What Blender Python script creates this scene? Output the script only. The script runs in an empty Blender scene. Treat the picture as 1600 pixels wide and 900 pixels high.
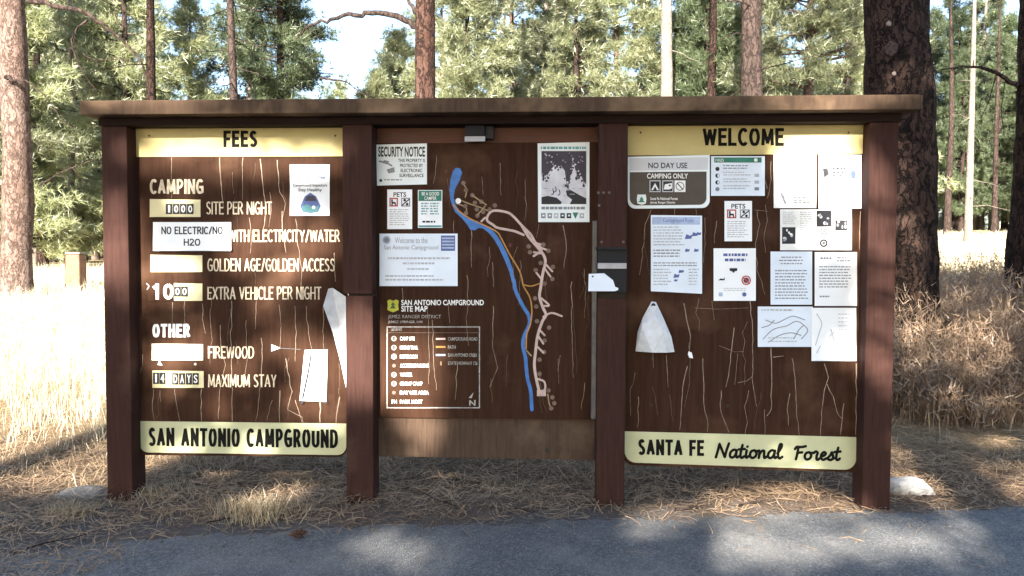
import bpy, bmesh, math, random
import numpy as np
from mathutils import Vector, Matrix, noise

random.seed(7)
RNG = np.random.default_rng(7)
scene = bpy.context.scene
COL = scene.collection
R_ = math.radians

# ------------------------------------------------------------------ camera
FPX = 1256.0                                   # focal length for a 1600 px wide frame
YAW, PITCH, ROLL = R_(3.2), R_(2.4), R_(0.2)
CAM = np.array([0.05, -4.75, 1.5])
CD = np.array([-math.sin(YAW) * math.cos(PITCH), math.cos(YAW) * math.cos(PITCH), -math.sin(PITCH)])
_r0 = np.array([math.cos(YAW), math.sin(YAW), 0.0])
_u0 = np.cross(_r0, CD)
CR = _r0 * math.cos(ROLL) + _u0 * math.sin(ROLL)
CU = -_r0 * math.sin(ROLL) + _u0 * math.cos(ROLL)
cam_data = bpy.data.cameras.new("camera")
cam = bpy.data.objects.new("camera", cam_data)
COL.objects.link(cam)
cam.matrix_world = Matrix(((CR[0], CU[0], -CD[0], CAM[0]), (CR[1], CU[1], -CD[1], CAM[1]),
                           (CR[2], CU[2], -CD[2], CAM[2]), (0, 0, 0, 1)))
cam_data.sensor_width = 36.0
cam_data.lens = FPX / 1600 * 36.0
cam_data.clip_start = 0.05
cam_data.clip_end = 600
scene.camera = cam

# ------------------------------------------------------------------ sky and sun
SUN_EL, SUN_AZ = R_(25.0), R_(10.0)            # azimuth measured to the left of straight behind the viewer
SUN = np.array([-math.sin(SUN_AZ) * math.cos(SUN_EL), -math.cos(SUN_AZ) * math.cos(SUN_EL), math.sin(SUN_EL)])
world = bpy.data.worlds.new("World")
scene.world = world
world.use_nodes = True
wn = world.node_tree
bg = wn.nodes["Background"]
sky = wn.nodes.new("ShaderNodeTexSky")
sky.sky_type = 'NISHITA'
sky.sun_disc = False
sky.sun_elevation = SUN_EL
sky.sun_rotation = math.atan2(SUN[0], SUN[1])
sky.air_density = 1.0
sky.dust_density = 1.0
wn.links.new(sky.outputs[0], bg.inputs[0])
bg.inputs[1].default_value = 0.08
sl = bpy.data.lights.new("sun", 'SUN')
sl.energy = 5.0
sl.angle = R_(0.53)
sl.color = (1.0, 0.93, 0.82)
sun_ob = bpy.data.objects.new("sun", sl)
COL.objects.link(sun_ob)
sun_ob.location = (-6, -30, 20)
sun_ob.rotation_euler = Vector(SUN).to_track_quat('Z', 'Y').to_euler()
scene.view_settings.view_transform = 'Standard'
scene.view_settings.look = 'None'
scene.view_settings.gamma = 1.0
scene.view_settings.use_curve_mapping = False
scene.view_settings.exposure = 2.6
scene.cycles.max_bounces = 6
scene.cycles.diffuse_bounces = 3
scene.cycles.transmission_bounces = 4
scene.cycles.transparent_max_bounces = 4


def at(px, py, Y=0.0):
    """point on the vertical plane y = Y seen at this place of the photograph"""
    v = CD + CR * ((px - 800) / FPX) - CU * ((py - 450) / FPX)
    return CAM + v * ((Y - CAM[1]) / v[1])


def atz(px, py, z=0.0):
    v = CD + CR * ((px - 800) / FPX) - CU * ((py - 450) / FPX)
    return CAM + v * ((z - CAM[2]) / v[2])


def proj(P):
    q = np.asarray(P, float) - CAM
    z = q @ CD
    return 800 + FPX * (q @ CR) / z, 450 - FPX * (q @ CU) / z


# ------------------------------------------------------------------ materials
def new_mat(name):
    m = bpy.data.materials.new(name)
    m.use_nodes = True
    nt = m.node_tree
    return m, nt, nt.nodes["Principled BSDF"]


def ramp(nt, fac, stops):
    n = nt.nodes.new("ShaderNodeValToRGB")
    el = n.color_ramp.elements
    while len(el) < len(stops):
        el.new(0.5)
    for e, (p, c) in zip(el, stops):
        e.position = p
        e.color = (*c, 1) if len(c) == 3 else c
    nt.links.new(fac, n.inputs[0])
    return n.outputs[0]


def coords(nt, scale=(1, 1, 1), rot=(0, 0, 0)):
    tc = nt.nodes.new("ShaderNodeTexCoord")
    mp = nt.nodes.new("ShaderNodeMapping")
    mp.inputs["Scale"].default_value = scale
    mp.inputs["Rotation"].default_value = rot
    nt.links.new(tc.outputs["Object"], mp.inputs[0])
    return mp.outputs[0]


def noise_tex(nt, vec, scale, detail=4, rough=0.55, out=0):
    n = nt.nodes.new("ShaderNodeTexNoise")
    n.inputs["Scale"].default_value = scale
    n.inputs["Detail"].default_value = detail
    n.inputs["Roughness"].default_value = rough
    nt.links.new(vec, n.inputs["Vector"])
    return n.outputs[out]


def mix_col(nt, fac, a, b, mode='MIX'):
    n = nt.nodes.new("ShaderNodeMix")
    n.data_type = 'RGBA'
    n.blend_type = mode
    for s, v in ((0, fac), (6, a), (7, b)):
        if isinstance(v, (int, float)):
            n.inputs[s].default_value = v
        elif isinstance(v, tuple):
            n.inputs[s].default_value = (*v, 1)
        else:
            nt.links.new(v, n.inputs[s])
    return n.outputs[2]


def bump(nt, bsdf, height, strength, dist=0.01):
    b = nt.nodes.new("ShaderNodeBump")
    b.inputs["Strength"].default_value = strength
    b.inputs["Distance"].default_value = dist
    nt.links.new(height, b.inputs["Height"])
    nt.links.new(b.outputs[0], bsdf.inputs["Normal"])


def simple(name, c, rough=0.6, var=0.12, scale=14.0, spec=0.35, metal=0.0, stretch=(1, 1, 1), bmp=0.0):
    m, nt, b = new_mat(name)
    v = coords(nt, stretch)
    f = noise_tex(nt, v, scale, 4)
    dark = tuple(max(0, x * (1 - var * 1.6)) for x in c)
    lite = tuple(min(1, x * (1 + var)) for x in c)
    col = ramp(nt, f, [(0.3, dark), (0.7, lite)])
    nt.links.new(col, b.inputs["Base Color"])
    b.inputs["Roughness"].default_value = rough
    b.inputs["Specular IOR Level"].default_value = spec
    b.inputs["Metallic"].default_value = metal
    if bmp:
        bump(nt, b, f, bmp)
    return m


def wood_paint(name, c, worn, wear=0.62, rough=0.5, stretch=(9, 9, 0.7), spec=0.4, grain=0.35):
    """painted or stained timber: long grain, scuffs and fading"""
    m, nt, b = new_mat(name)
    v = coords(nt, stretch)
    g = noise_tex(nt, v, 6, 6, 0.65)
    v2 = coords(nt, (1, 1, 1))
    blot = noise_tex(nt, v2, 2.2, 4, 0.6)
    base = ramp(nt, g, [(0.25, tuple(x * 0.62 for x in c)), (0.75, tuple(min(1, x * 1.25) for x in c))])
    fade = ramp(nt, blot, [(wear, (0, 0, 0)), (min(0.99, wear + 0.22), (1, 1, 1))])
    base2 = mix_col(nt, fade, base, worn)
    g2 = noise_tex(nt, coords(nt, tuple(s * 3 for s in stretch)), 9, 3, 0.7)
    sc = ramp(nt, g2, [(0.68, (0, 0, 0)), (0.78, (0.55, 0.55, 0.55))])
    nt.links.new(mix_col(nt, sc, base2, worn), b.inputs["Base Color"])
    rr = ramp(nt, g, [(0.3, (rough - .1,) * 3), (0.7, (rough + .12,) * 3)])
    nt.links.new(rr, b.inputs["Roughness"])
    b.inputs["Specular IOR Level"].default_value = spec
    bump(nt, b, g, grain, 0.004)
    return m


M = {}
M['post'] = wood_paint("reddish brown post paint", (0.0435, 0.0212, 0.0172), (0.078, 0.042, 0.033), 0.60, 0.65, spec=0.035)
M['beam'] = wood_paint("dark brown beam paint", (0.0231, 0.01365, 0.0126), (0.042, 0.0252, 0.021), 0.7, 0.6, (0.7, 9, 9), 0.04)
M['fascia'] = wood_paint("weathered fascia board", (0.0759, 0.0483, 0.0322), (0.2185, 0.1437, 0.08625), 0.46, 0.75, (6, 6, 0.8), 0.06)
M['panel'] = wood_paint("dark brown sign face", (0.041, 0.0195, 0.0118), (0.088, 0.046, 0.028), 0.54, 0.62, (7, 7, 0.5), 0.035, 0.15)
M['rail'] = wood_paint("bare red brown rail", (0.08625, 0.0276, 0.01495), (0.1265, 0.0483, 0.0253), 0.55, 0.6, (0.6, 9, 9))
M['kick'] = wood_paint("weathered grey kick board", (0.0713, 0.046, 0.0322), (0.138, 0.0943, 0.0644), 0.48, 0.8, (10, 10, 0.8), 0.05)
M['crack'] = simple("bleached crack", (0.2805, 0.2125, 0.1573), 0.8, 0.3, 30)
M['crackdim'] = simple("faint bleached crack", (0.13, 0.088, 0.06), 0.8, 0.3, 30)
M['yellow'] = simple("cream yellow sign paint", (0.4816, 0.3976, 0.168), 0.5, 0.07, 5)
M['yellow2'] = simple("pale faded yellow sign paint", (0.4816, 0.4816, 0.2912), 0.5, 0.07, 5)
M['plate'] = simple("cream price plate", (0.6272, 0.56, 0.3248), 0.5, 0.06, 8)
M['plate_white'] = simple("bleached price plate", (0.80, 0.76, 0.62), 0.5, 0.05, 8)
M['edge'] = simple("dark panel edge", (0.02, 0.016, 0.012), 0.7)
M['cream'] = simple("cream lettering", (0.56, 0.4704, 0.336), 0.6, 0.25, 40)
M['white'] = simple("white lettering", (0.78, 0.78, 0.76), 0.5, 0.06)
M['whitedim'] = simple("worn white lettering", (0.34, 0.32, 0.30), 0.6, 0.3, 60)
M['black'] = simple("black lettering", (0.006, 0.0058, 0.005), 0.7, 0.12, 14, 0.1)
M['tile'] = simple("dark number tile", (0.012, 0.011, 0.015), 0.5)
M['paper'] = simple("white printed paper", (0.792, 0.816, 0.84), 0.45, 0.03, 6, 0.4)
M['paper_warm'] = simple("yellowed printed paper", (0.756, 0.756, 0.732), 0.5, 0.05, 6)
M['paper_blue'] = simple("bluish printed paper", (0.672, 0.744, 0.84), 0.45, 0.05, 5)
M['paper_grey'] = simple("soft grey paper", (0.6, 0.624, 0.66), 0.55, 0.12, 18)
M['ink'] = simple("dark print", (0.018, 0.018, 0.024), 0.6)
M['inkmid'] = simple("grey print", (0.20, 0.21, 0.24), 0.5)
M['inklight'] = simple("light grey print", (0.40, 0.42, 0.46), 0.5)
M['inkblue'] = simple("blue print", (0.08, 0.12, 0.32), 0.5)
M['inkbluelight'] = simple("light blue print", (0.36, 0.44, 0.62), 0.5)
M['inkgreen'] = simple("dark green print", (0.02, 0.17, 0.12), 0.5)
M['inkteal'] = simple("teal print", (0.10, 0.30, 0.32), 0.5)
M['inkred'] = simple("red print", (0.42, 0.05, 0.05), 0.5)
M['inkpurple'] = simple("purple print", (0.035, 0.028, 0.05), 0.5)
M['inkpink'] = simple("pale mauve print", (0.55, 0.55, 0.60), 0.5)
M['signbrown'] = simple("grey brown sign face", (0.045, 0.036, 0.032), 0.4)
M['signwhite'] = simple("silvery white sign face", (0.696, 0.756, 0.78), 0.4, 0.05, 6, 0.5)
M['signgrey'] = simple("pale grey sign face", (0.504, 0.528, 0.576), 0.35, 0.05, 6, 0.5)
M['river'] = simple("blue map river", (0.0345, 0.1495, 0.414), 0.45, 0.15, 20)
M['road_pink'] = simple("pale pink map road", (0.483, 0.3565, 0.322), 0.5, 0.12, 30)
M['trail'] = simple("orange map trail", (0.414, 0.1955, 0.046), 0.5, 0.15, 30)
M['trailtan'] = simple("tan map trail", (0.28, 0.19, 0.10), 0.5, 0.15, 30)
M['dot'] = simple("taupe map dot", (0.138, 0.092, 0.0713), 0.5, 0.2, 30)
M['mapred'] = simple("dull red map square", (0.10, 0.022, 0.014), 0.6)
M['emblem'] = simple("yellow green emblem", (0.42, 0.42, 0.04), 0.5)
M['emblem_dark'] = simple("dark green emblem", (0.03, 0.10, 0.03), 0.5)
M['boxdark'] = simple("dark blue black metal", (0.007, 0.009, 0.014), 0.5, 0.15, 12, 0.2)
M['boxgrey'] = simple("dull grey metal", (0.025, 0.025, 0.03), 0.5, 0.15, 12, 0.2)
M['lens'] = simple("pale frosted strip", (0.34, 0.34, 0.36), 0.4)
M['strip'] = simple("galvanised strip", (0.075, 0.072, 0.075), 0.45, 0.2, 20, 0.5, 0.3)
M['screw'] = simple("rusty screw head", (0.09, 0.06, 0.045), 0.5, 0.3, 60, 0.5, 0.5)
M['rock'] = simple("pale granite rock", (0.34, 0.33, 0.315), 0.85, 0.2, 25, 0.2, 0, (1, 1, 1), 0.5)
M['rockgrey'] = simple("grey rock", (0.115, 0.113, 0.11), 0.9, 0.3, 18, 0.2, 0, (1, 1, 1), 0.6)
M['cone'] = simple("pine cone scales", (0.10, 0.05, 0.03), 0.8, 0.4, 60)
M['rustblock'] = simple("red brown painted block", (0.19, 0.10, 0.06), 0.7, 0.2, 12)
M['rim'] = simple("grey green cap", (0.17, 0.17, 0.13), 0.7, 0.2, 12)
M['knot'] = simple("pale pruned knot", (0.22, 0.17, 0.14), 0.8, 0.25, 40)
M['scar'] = simple("resin scar", (0.05, 0.031, 0.024), 0.9, 0.5, 40)


def bark(name, plate, plate2, furrow, zs=0.28, scale=7.0, strength=1.0, depth=1.0):
    """flaky pine bark: long irregular plates parted by soft dark furrows"""
    m, nt, b = new_mat(name)
    v0 = coords(nt, (1, 1, 1))
    wob = noise_tex(nt, v0, 6, 4, 0.7, 1)
    mp = nt.nodes.new("ShaderNodeVectorMath")
    mp.operation = 'MULTIPLY_ADD'
    nt.links.new(wob, mp.inputs[0])
    mp.inputs[1].default_value = (0.26, 0.26, 0.26)
    nt.links.new(v0, mp.inputs[2])
    st = nt.nodes.new("ShaderNodeMapping")
    st.inputs["Scale"].default_value = (1, 1, zs)
    nt.links.new(mp.outputs[0], st.inputs[0])
    vo = nt.nodes.new("ShaderNodeTexVoronoi")
    vo.feature = 'DISTANCE_TO_EDGE'
    vo.inputs["Scale"].default_value = scale
    nt.links.new(st.outputs[0], vo.inputs["Vector"])
    n2 = noise_tex(nt, st.outputs[0], 30, 6, 0.75)
    n3 = noise_tex(nt, st.outputs[0], 4.5, 4, 0.7)
    flake = noise_tex(nt, coords(nt, (1, 1, 0.3)), 55, 4, 0.7)
    pc = mix_col(nt, ramp(nt, n3, [(0.35, (0, 0, 0)), (0.65, (1, 1, 1))]), plate, plate2)
    pc = mix_col(nt, ramp(nt, flake, [(0.45, (0, 0, 0)), (0.62, (0.75,) * 3)]), pc, tuple(x * 0.45 for x in plate))
    a = nt.nodes.new("ShaderNodeMath")
    a.operation = 'MULTIPLY_ADD'
    nt.links.new(n2, a.inputs[0])
    a.inputs[1].default_value = 0.16
    nt.links.new(vo.outputs["Distance"], a.inputs[2])
    edge = ramp(nt, a.outputs[0], [(0.07, (1 - depth,) * 3), (0.20, (1, 1, 1))])
    nt.links.new(mix_col(nt, edge, furrow, pc), b.inputs["Base Color"])
    b.inputs["Roughness"].default_value = 0.92
    b.inputs["Specular IOR Level"].default_value = 0.12
    add = nt.nodes.new("ShaderNodeMath")
    add.operation = 'MULTIPLY_ADD'
    nt.links.new(n2, add.inputs[0])
    add.inputs[1].default_value = 0.6
    nt.links.new(edge, add.inputs[2])
    bump(nt, b, add.outputs[0], strength, 0.03)
    return m


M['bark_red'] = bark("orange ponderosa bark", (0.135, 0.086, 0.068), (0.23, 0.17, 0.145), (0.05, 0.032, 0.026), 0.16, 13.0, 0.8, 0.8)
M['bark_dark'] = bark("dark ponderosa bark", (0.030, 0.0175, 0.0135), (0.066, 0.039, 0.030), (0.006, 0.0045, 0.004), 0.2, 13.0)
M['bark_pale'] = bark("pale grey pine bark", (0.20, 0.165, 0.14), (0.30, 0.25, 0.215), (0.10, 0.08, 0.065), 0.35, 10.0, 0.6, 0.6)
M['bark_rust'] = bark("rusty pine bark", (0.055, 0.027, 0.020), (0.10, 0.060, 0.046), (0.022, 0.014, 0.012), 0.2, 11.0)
M['bark_brown'] = bark("brown pine bark", (0.045, 0.031, 0.027), (0.085, 0.06, 0.05), (0.014, 0.010, 0.009), 0.3, 10.0, 0.8, 0.8)


def leafy(name, c1, c2, trans=0.35, scale=0.9, hue_rand=0.25, gloss=0.05):
    m = bpy.data.materials.new(name)
    m.use_nodes = True
    nt = m.node_tree
    nt.nodes.clear()
    out = nt.nodes.new("ShaderNodeOutputMaterial")
    v = coords(nt, (1, 1, 1))
    f = noise_tex(nt, v, scale, 3, 0.6)
    f2 = noise_tex(nt, v, scale * 22, 2, 0.6)
    c = ramp(nt, f, [(0.3, c1), (0.72, c2)])
    c = mix_col(nt, ramp(nt, f2, [(0.35, (0.0,) * 3), (0.7, (0.45,) * 3)]), c, tuple(min(1, x * 1.6) for x in c2))
    oi = nt.nodes.new("ShaderNodeObjectInfo")
    hs = nt.nodes.new("ShaderNodeHueSaturation")
    mr = nt.nodes.new("ShaderNodeMapRange")
    nt.links.new(oi.outputs["Random"], mr.inputs[0])
    mr.inputs[3].default_value = 1 - hue_rand
    mr.inputs[4].default_value = 1 + hue_rand
    nt.links.new(mr.outputs[0], hs.inputs["Value"])
    nt.links.new(c, hs.inputs["Color"])
    d = nt.nodes.new("ShaderNodeBsdfDiffuse")
    t = nt.nodes.new("ShaderNodeBsdfTranslucent")
    g = nt.nodes.new("ShaderNodeBsdfGlossy")
    g.inputs["Roughness"].default_value = 0.45
    g.inputs["Color"].default_value = (0.9, 0.9, 0.85, 1)
    nt.links.new(hs.outputs[0], d.inputs[0])
    nt.links.new(hs.outputs[0], t.inputs[0])
    mx = nt.nodes.new("ShaderNodeMixShader")
    mx.inputs[0].default_value = trans
    nt.links.new(d.outputs[0], mx.inputs[1])
    nt.links.new(t.outputs[0], mx.inputs[2])
    mg = nt.nodes.new("ShaderNodeMixShader")
    mg.inputs[0].default_value = gloss
    nt.links.new(mx.outputs[0], mg.inputs[1])
    nt.links.new(g.outputs[0], mg.inputs[2])
    nt.links.new(mg.outputs[0], out.inputs[0])
    return m


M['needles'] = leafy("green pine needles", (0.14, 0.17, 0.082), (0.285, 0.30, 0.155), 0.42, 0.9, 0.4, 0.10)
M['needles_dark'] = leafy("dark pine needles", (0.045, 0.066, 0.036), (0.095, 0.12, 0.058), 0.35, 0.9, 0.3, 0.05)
M['litter'] = leafy("fallen pine needles", (0.115, 0.072, 0.043), (0.36, 0.25, 0.155), 0.1, 1.6, 0.0)
M['straw'] = leafy("dry straw grass", (0.43, 0.37, 0.25), (0.64, 0.58, 0.44), 0.25, 0.8, 0.0)
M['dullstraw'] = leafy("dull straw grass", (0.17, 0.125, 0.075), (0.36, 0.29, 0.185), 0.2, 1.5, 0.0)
M['brush'] = leafy("dry russet weeds", (0.11, 0.07, 0.046), (0.32, 0.225, 0.15), 0.2, 1.2, 0.0)


# ------------------------------------------------------------------ object helpers
def tag(o, label=None, cat=None, group=None, kind=None):
    for k, v in (('label', label), ('category', cat), ('group', group), ('kind', kind)):
        if v:
            o[k] = v
    return o


def empty(name, loc, label, cat, group=None):
    o = bpy.data.objects.new(name, None)
    COL.objects.link(o)
    o.location = loc
    o.empty_display_size = 0.1
    return tag(o, label, cat, group)


def link(name, mesh, parent=None):
    o = bpy.data.objects.new(name, mesh)
    COL.objects.link(o)
    if parent is not None:
        o.parent = parent
        p = parent
        off = Vector((0, 0, 0))
        while p is not None:
            off += p.location
            p = p.parent
        if not mesh.get('local'):
            o.location = -off              # mesh data is in world metres
    return o


def np_mesh(name, V, F, mats, mi=None, local=False, smooth=False):
    me = bpy.data.meshes.new(name)
    V = np.ascontiguousarray(V, np.float32)
    F = np.ascontiguousarray(F, np.int32)
    k = F.shape[1]
    me.vertices.add(len(V))
    me.vertices.foreach_set("co", V.ravel())
    me.loops.add(F.size)
    me.loops.foreach_set("vertex_index", F.ravel())
    me.polygons.add(len(F))
    me.polygons.foreach_set("loop_start", np.arange(0, F.size, k, dtype=np.int32))
    for m in mats:
        me.materials.append(m)
    if mi is not None:
        me.polygons.foreach_set("material_index", np.ascontiguousarray(mi, np.int32))
    me.polygons.foreach_set("use_smooth", np.full(len(F), smooth, dtype=bool))
    me.update(calc_edges=True)
    if local:
        me['local'] = 1
    return me


_tcache = {}


def text_geo(s, bold=0.0):
    key = (s, bold)
    if key in _tcache:
        return _tcache[key]
    cu = bpy.data.curves.new("lettering", 'FONT')
    cu.body = s
    cu.offset = bold
    cu.resolution_u = 3
    ob = bpy.data.objects.new("lettering", cu)
    COL.objects.link(ob)
    dg = bpy.context.evaluated_depsgraph_get()
    ev = ob.evaluated_get(dg)
    me = ev.to_mesh()
    V = np.array([v.co[:2] for v in me.vertices])
    F = [list(p.vertices) for p in me.polygons]
    ev.to_mesh_clear()
    bpy.data.objects.remove(ob)
    bpy.data.curves.remove(cu)
    lo, hi = V.min(0), V.max(0)
    V = (V - lo) / (hi - lo)
    _tcache[key] = (V, F)
    return V, F


def smooth_path(pts, n=6):
    pts = [np.array(p, float) for p in pts]
    if len(pts) < 3:
        return pts
    out = []
    P = [2 * pts[0] - pts[1]] + pts + [2 * pts[-1] - pts[-2]]
    for i in range(1, len(P) - 2):
        for k in range(n):
            t = k / n
            a, b, c, d = P[i - 1], P[i], P[i + 1], P[i + 2]
            out.append(0.5 * (2 * b + (c - a) * t + (2 * a - 5 * b + 4 * c - d) * t * t + (3 * b - a - 3 * c + d) * t ** 3))
    out.append(pts[-1])
    return out


# condensed sign lettering: centre lines of each letter on a unit-high box (L straight, S smooth)
SF = {
    'A': (.62, 'L0,0 .31,1|L.31,1 .62,0|L.12,.3 .5,.3'), 'B': (.54, 'L0,0 0,1|S0,1 .34,1 .48,.78 .34,.54 0,.54|S0,.54 .38,.54 .54,.28 .38,0 0,0'),
    'C': (.54, 'S.54,.84 .42,1 .2,.98 .03,.74 0,.5 .03,.26 .2,.02 .42,0 .54,.14'), 'D': (.58, 'L0,0 0,1|S0,1 .26,1 .5,.86 .58,.5 .5,.14 .26,0 0,0'),
    'E': (.44, 'L0,0 0,1|L0,1 .44,1|L0,.53 .38,.53|L0,0 .44,0'), 'F': (.42, 'L0,0 0,1|L0,1 .42,1|L0,.5 .36,.5'),
    'G': (.58, 'S.54,.86 .42,1 .2,.98 .03,.74 0,.5 .03,.26 .2,.02 .44,.02 .58,.1|L.58,.1 .58,.46|L.58,.46 .36,.46'), 'H': (.56, 'L0,0 0,1|L.56,0 .56,1|L0,.52 .56,.52'),
    'I': (.0, 'L0,0 0,1'), 'K': (.54, 'L0,0 0,1|L.04,.45 .5,1|L.14,.56 .54,0'), 'L': (.42, 'L0,0 0,1|L0,0 .42,0'),
    'M': (.76, 'L.0,0 .06,1|L.06,1 .38,.12|L.38,.12 .7,1|L.7,1 .76,0'), 'N': (.58, 'L0,0 0,1|L0,1 .58,0|L.58,0 .58,1'),
    'O': (.62, 'S.31,1 .12,.93 .0,.5 .12,.07 .31,0 .5,.07 .62,.5 .5,.93 .31,1'), 'P': (.5, 'L0,0 0,1|S0,1 .32,1 .5,.74 .32,.46 0,.44'),
    'R': (.54, 'L0,0 0,1|S0,1 .32,1 .48,.76 .32,.5 0,.48|L.24,.5 .54,0'), 'S': (.48, 'S.45,.86 .3,1 .1,.95 .03,.76 .14,.58 .36,.44 .48,.24 .38,.04 .16,0 .0,.12'),
    'T': (.52, 'L.26,0 .26,1|L0,1 .52,1'), 'U': (.56, 'S0,1 0,.5 .03,.14 .28,0 .53,.14 .56,.5 .56,1'), 'V': (.58, 'L0,1 .29,0|L.29,0 .58,1'),
    'W': (.88, 'L0,1 .2,0|L.2,0 .44,.95|L.44,.95 .68,0|L.68,0 .88,1'), 'X': (.56, 'L0,0 .56,1|L0,1 .56,0'), 'Y': (.56, 'L0,1 .28,.45|L.56,1 .28,.45|L.28,.45 .28,0'),
    '/': (.36, 'L0,-.04 .36,1.04'), '1': (.3, 'L.26,0 .26,1|L.26,1 0,.8'), '0': (.5, 'S.25,1 .06,.86 0,.5 .06,.14 .25,0 .44,.14 .5,.5 .44,.86 .25,1'),
    '2': (.5, 'S0,.82 .12,1 .36,1 .47,.76 .36,.5 0,0|L0,0 .5,0'), '4': (.54, 'L.4,0 .4,1|L.4,1 0,.3|L0,.3 .54,.3'), ' ': (.16, ''),
}


class MB:
    """collects shapes and links them as ONE mesh object"""

    def __init__(self, warp=None):
        self.v, self.f, self.m, self.mats = [], [], [], []
        self.n = 0
        self.warp = warp

    def mi(self, mat):
        if mat not in self.mats:
            self.mats.append(mat)
        return self.mats.index(mat)

    def face(self, pts, mat):
        b = len(self.v)
        self.v += [tuple(p) for p in pts]
        self.f.append(list(range(b, b + len(pts))))
        self.m.append(self.mi(mat))

    def box(self, x0, x1, y0, y1, z0, z1, mat, bev=0.0, jit=0.0):
        bm = bmesh.new()
        bmesh.ops.create_cube(bm, size=1)
        for v in bm.verts:
            v.co = Vector(((x0 + x1) / 2 + v.co.x * (x1 - x0), (y0 + y1) / 2 + v.co.y * (y1 - y0),
                           (z0 + z1) / 2 + v.co.z * (z1 - z0)))
            if jit:
                v.co += Vector((random.uniform(-jit, jit), random.uniform(-jit, jit), random.uniform(-jit, jit)))
        if bev:
            bmesh.ops.bevel(bm, geom=bm.edges[:], offset=bev, segments=2, affect='EDGES', profile=0.6)
        self.bm(bm, mat)

    def bm(self, bm, mat):
        b = len(self.v)
        bm.verts.index_update()
        self.v += [tuple(v.co) for v in bm.verts]
        k = self.mi(mat)
        for f in bm.faces:
            self.f.append([b + v.index for v in f.verts])
            self.m.append(k)
        bm.free()

    def lay(self, Y):
        self.n += 1
        return Y - 0.0006 - 0.00008 * (self.n % 24)

    def P(self, x, y, Y):
        w = self.warp(x, y) if self.warp else 0.0
        return at(x, y, Y - w)

    def poly(self, pts, Y, mat):
        y_ = self.lay(Y)
        self.face([self.P(x, y, y_) for x, y in reversed(pts)], mat)

    def rect(self, x0, y0, x1, y1, Y, mat, nx=1, ny=1):
        y_ = self.lay(Y)
        if self.warp:
            nx, ny = max(nx, 4), max(ny, 3)
        for i in range(nx):
            for j in range(ny):
                a, b = x0 + (x1 - x0) * i / nx, x0 + (x1 - x0) * (i + 1) / nx
                c, d = y0 + (y1 - y0) * j / ny, y0 + (y1 - y0) * (j + 1) / ny
                self.face([self.P(a, d, y_), self.P(b, d, y_), self.P(b, c, y_), self.P(a, c, y_)], mat)

    def frame(self, x0, y0, x1, y1, w, Y, mat):
        self.rect(x0, y0, x1, y0 + w, Y, mat)
        self.rect(x0, y1 - w, x1, y1, Y, mat)
        self.rect(x0, y0 + w, x0 + w, y1 - w, Y, mat)
        self.rect(x1 - w, y0 + w, x1, y1 - w, Y, mat)

    def disc(self, cx, cy, r, Y, mat, ry=None, n=14):
        ry = ry or r
        self.poly([(cx + r * math.cos(2 * math.pi * i / n), cy + ry * math.sin(2 * math.pi * i / n)) for i in range(n)], Y, mat)

    def ring(self, cx, cy, r, w, Y, mat, n=18):
        y_ = self.lay(Y)
        for i in range(n):
            a, b = 2 * math.pi * i / n, 2 * math.pi * (i + 1) / n
            q = [(cx + rr * math.cos(t), cy + rr * math.sin(t)) for rr, t in ((r, b), (r, a), (r - w, a), (r - w, b))]
            self.face([self.P(x, y, y_) for x, y in q], mat)

    def text(self, s, x0, y0, x1, y1, Y, mat, bold=0.0, skew=0.0, tilt=0.0):
        V, F = text_geo(s, bold)
        y_ = self.lay(Y)
        b = len(self.v)
        for u, v in V:
            x = x0 + (x1 - x0) * u + skew * v
            self.v.append(tuple(self.P(x, y1 - (y1 - y0) * v + tilt * u, y_)))
        k = self.mi(mat)
        for f in F:
            self.f.append([b + i for i in f])
            self.m.append(k)

    def ribbon(self, pts, w, Y, mat, sm=5, w2=None, caps=True):
        p = smooth_path(pts, sm) if sm > 1 else [np.array(q, float) for q in pts]
        y_ = self.lay(Y)
        w2 = w if w2 is None else w2
        L, Rr = [], []
        n = len(p)
        for i, q in enumerate(p):
            d = p[min(i + 1, n - 1)] - p[max(i - 1, 0)]
            d = d / (np.hypot(*d) + 1e-9)
            hw = (w + (w2 - w) * i / max(1, n - 1)) / 2
            nn = np.array([-d[1], d[0]]) * hw
            yy = y_ - 0.0003 * i / n
            L.append(self.P(*(q + nn), yy))
            Rr.append(self.P(*(q - nn), yy))
        for i in range(n - 1):
            self.face([L[i], L[i + 1], Rr[i + 1], Rr[i]], mat)
        if caps and w > 1.2:
            self.disc(p[0][0], p[0][1], w / 2, Y, mat, n=8)
            self.disc(p[-1][0], p[-1][1], w2 / 2, Y, mat, n=8)

    def sign_text(self, s, x0, y0, x1, y1, Y, mat, w, gap=0.20, tilt=0.0):
        """condensed sign letters of stroke width w (px) filling the px box"""
        adv_sum = sum(SF[c][0] for c in s)
        h = y1 - y0 - w
        free = x1 - x0 - w
        sx_ = max(1.0, free - w * 1.36 * (len(s) - 1)) / adv_sum
        gap = w * 1.36 / sx_
        tot = adv_sum + gap * (len(s) - 1)
        if len(s) == 1:
            tot, sx_ = adv_sum, free / max(adv_sum, .2)
        cx = 0.0
        for c in s:
            adv, st_ = SF[c]
            for one in st_.split('|'):
                if not one:
                    continue
                pts = [tuple(float(q) for q in p_.split(',')) for p_ in one[1:].split()]
                P_ = [np.array((x0 + w / 2 + (cx + a) * sx_, y1 - w / 2 - b_ * h + tilt * (cx + a) / tot)) for a, b_ in pts]
                if one[0] == 'L':
                    d = P_[1] - P_[0]
                    d = d / np.hypot(*d)
                    e = w / 2 if min(abs(d)) < 0.05 else w * 0.3
                    self.ribbon([P_[0] - d * e, P_[1] + d * e], w, Y, mat, 1, caps=False)
                else:
                    self.ribbon(P_, w, Y, mat, 5, caps=False)
            cx += adv + gap

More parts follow.
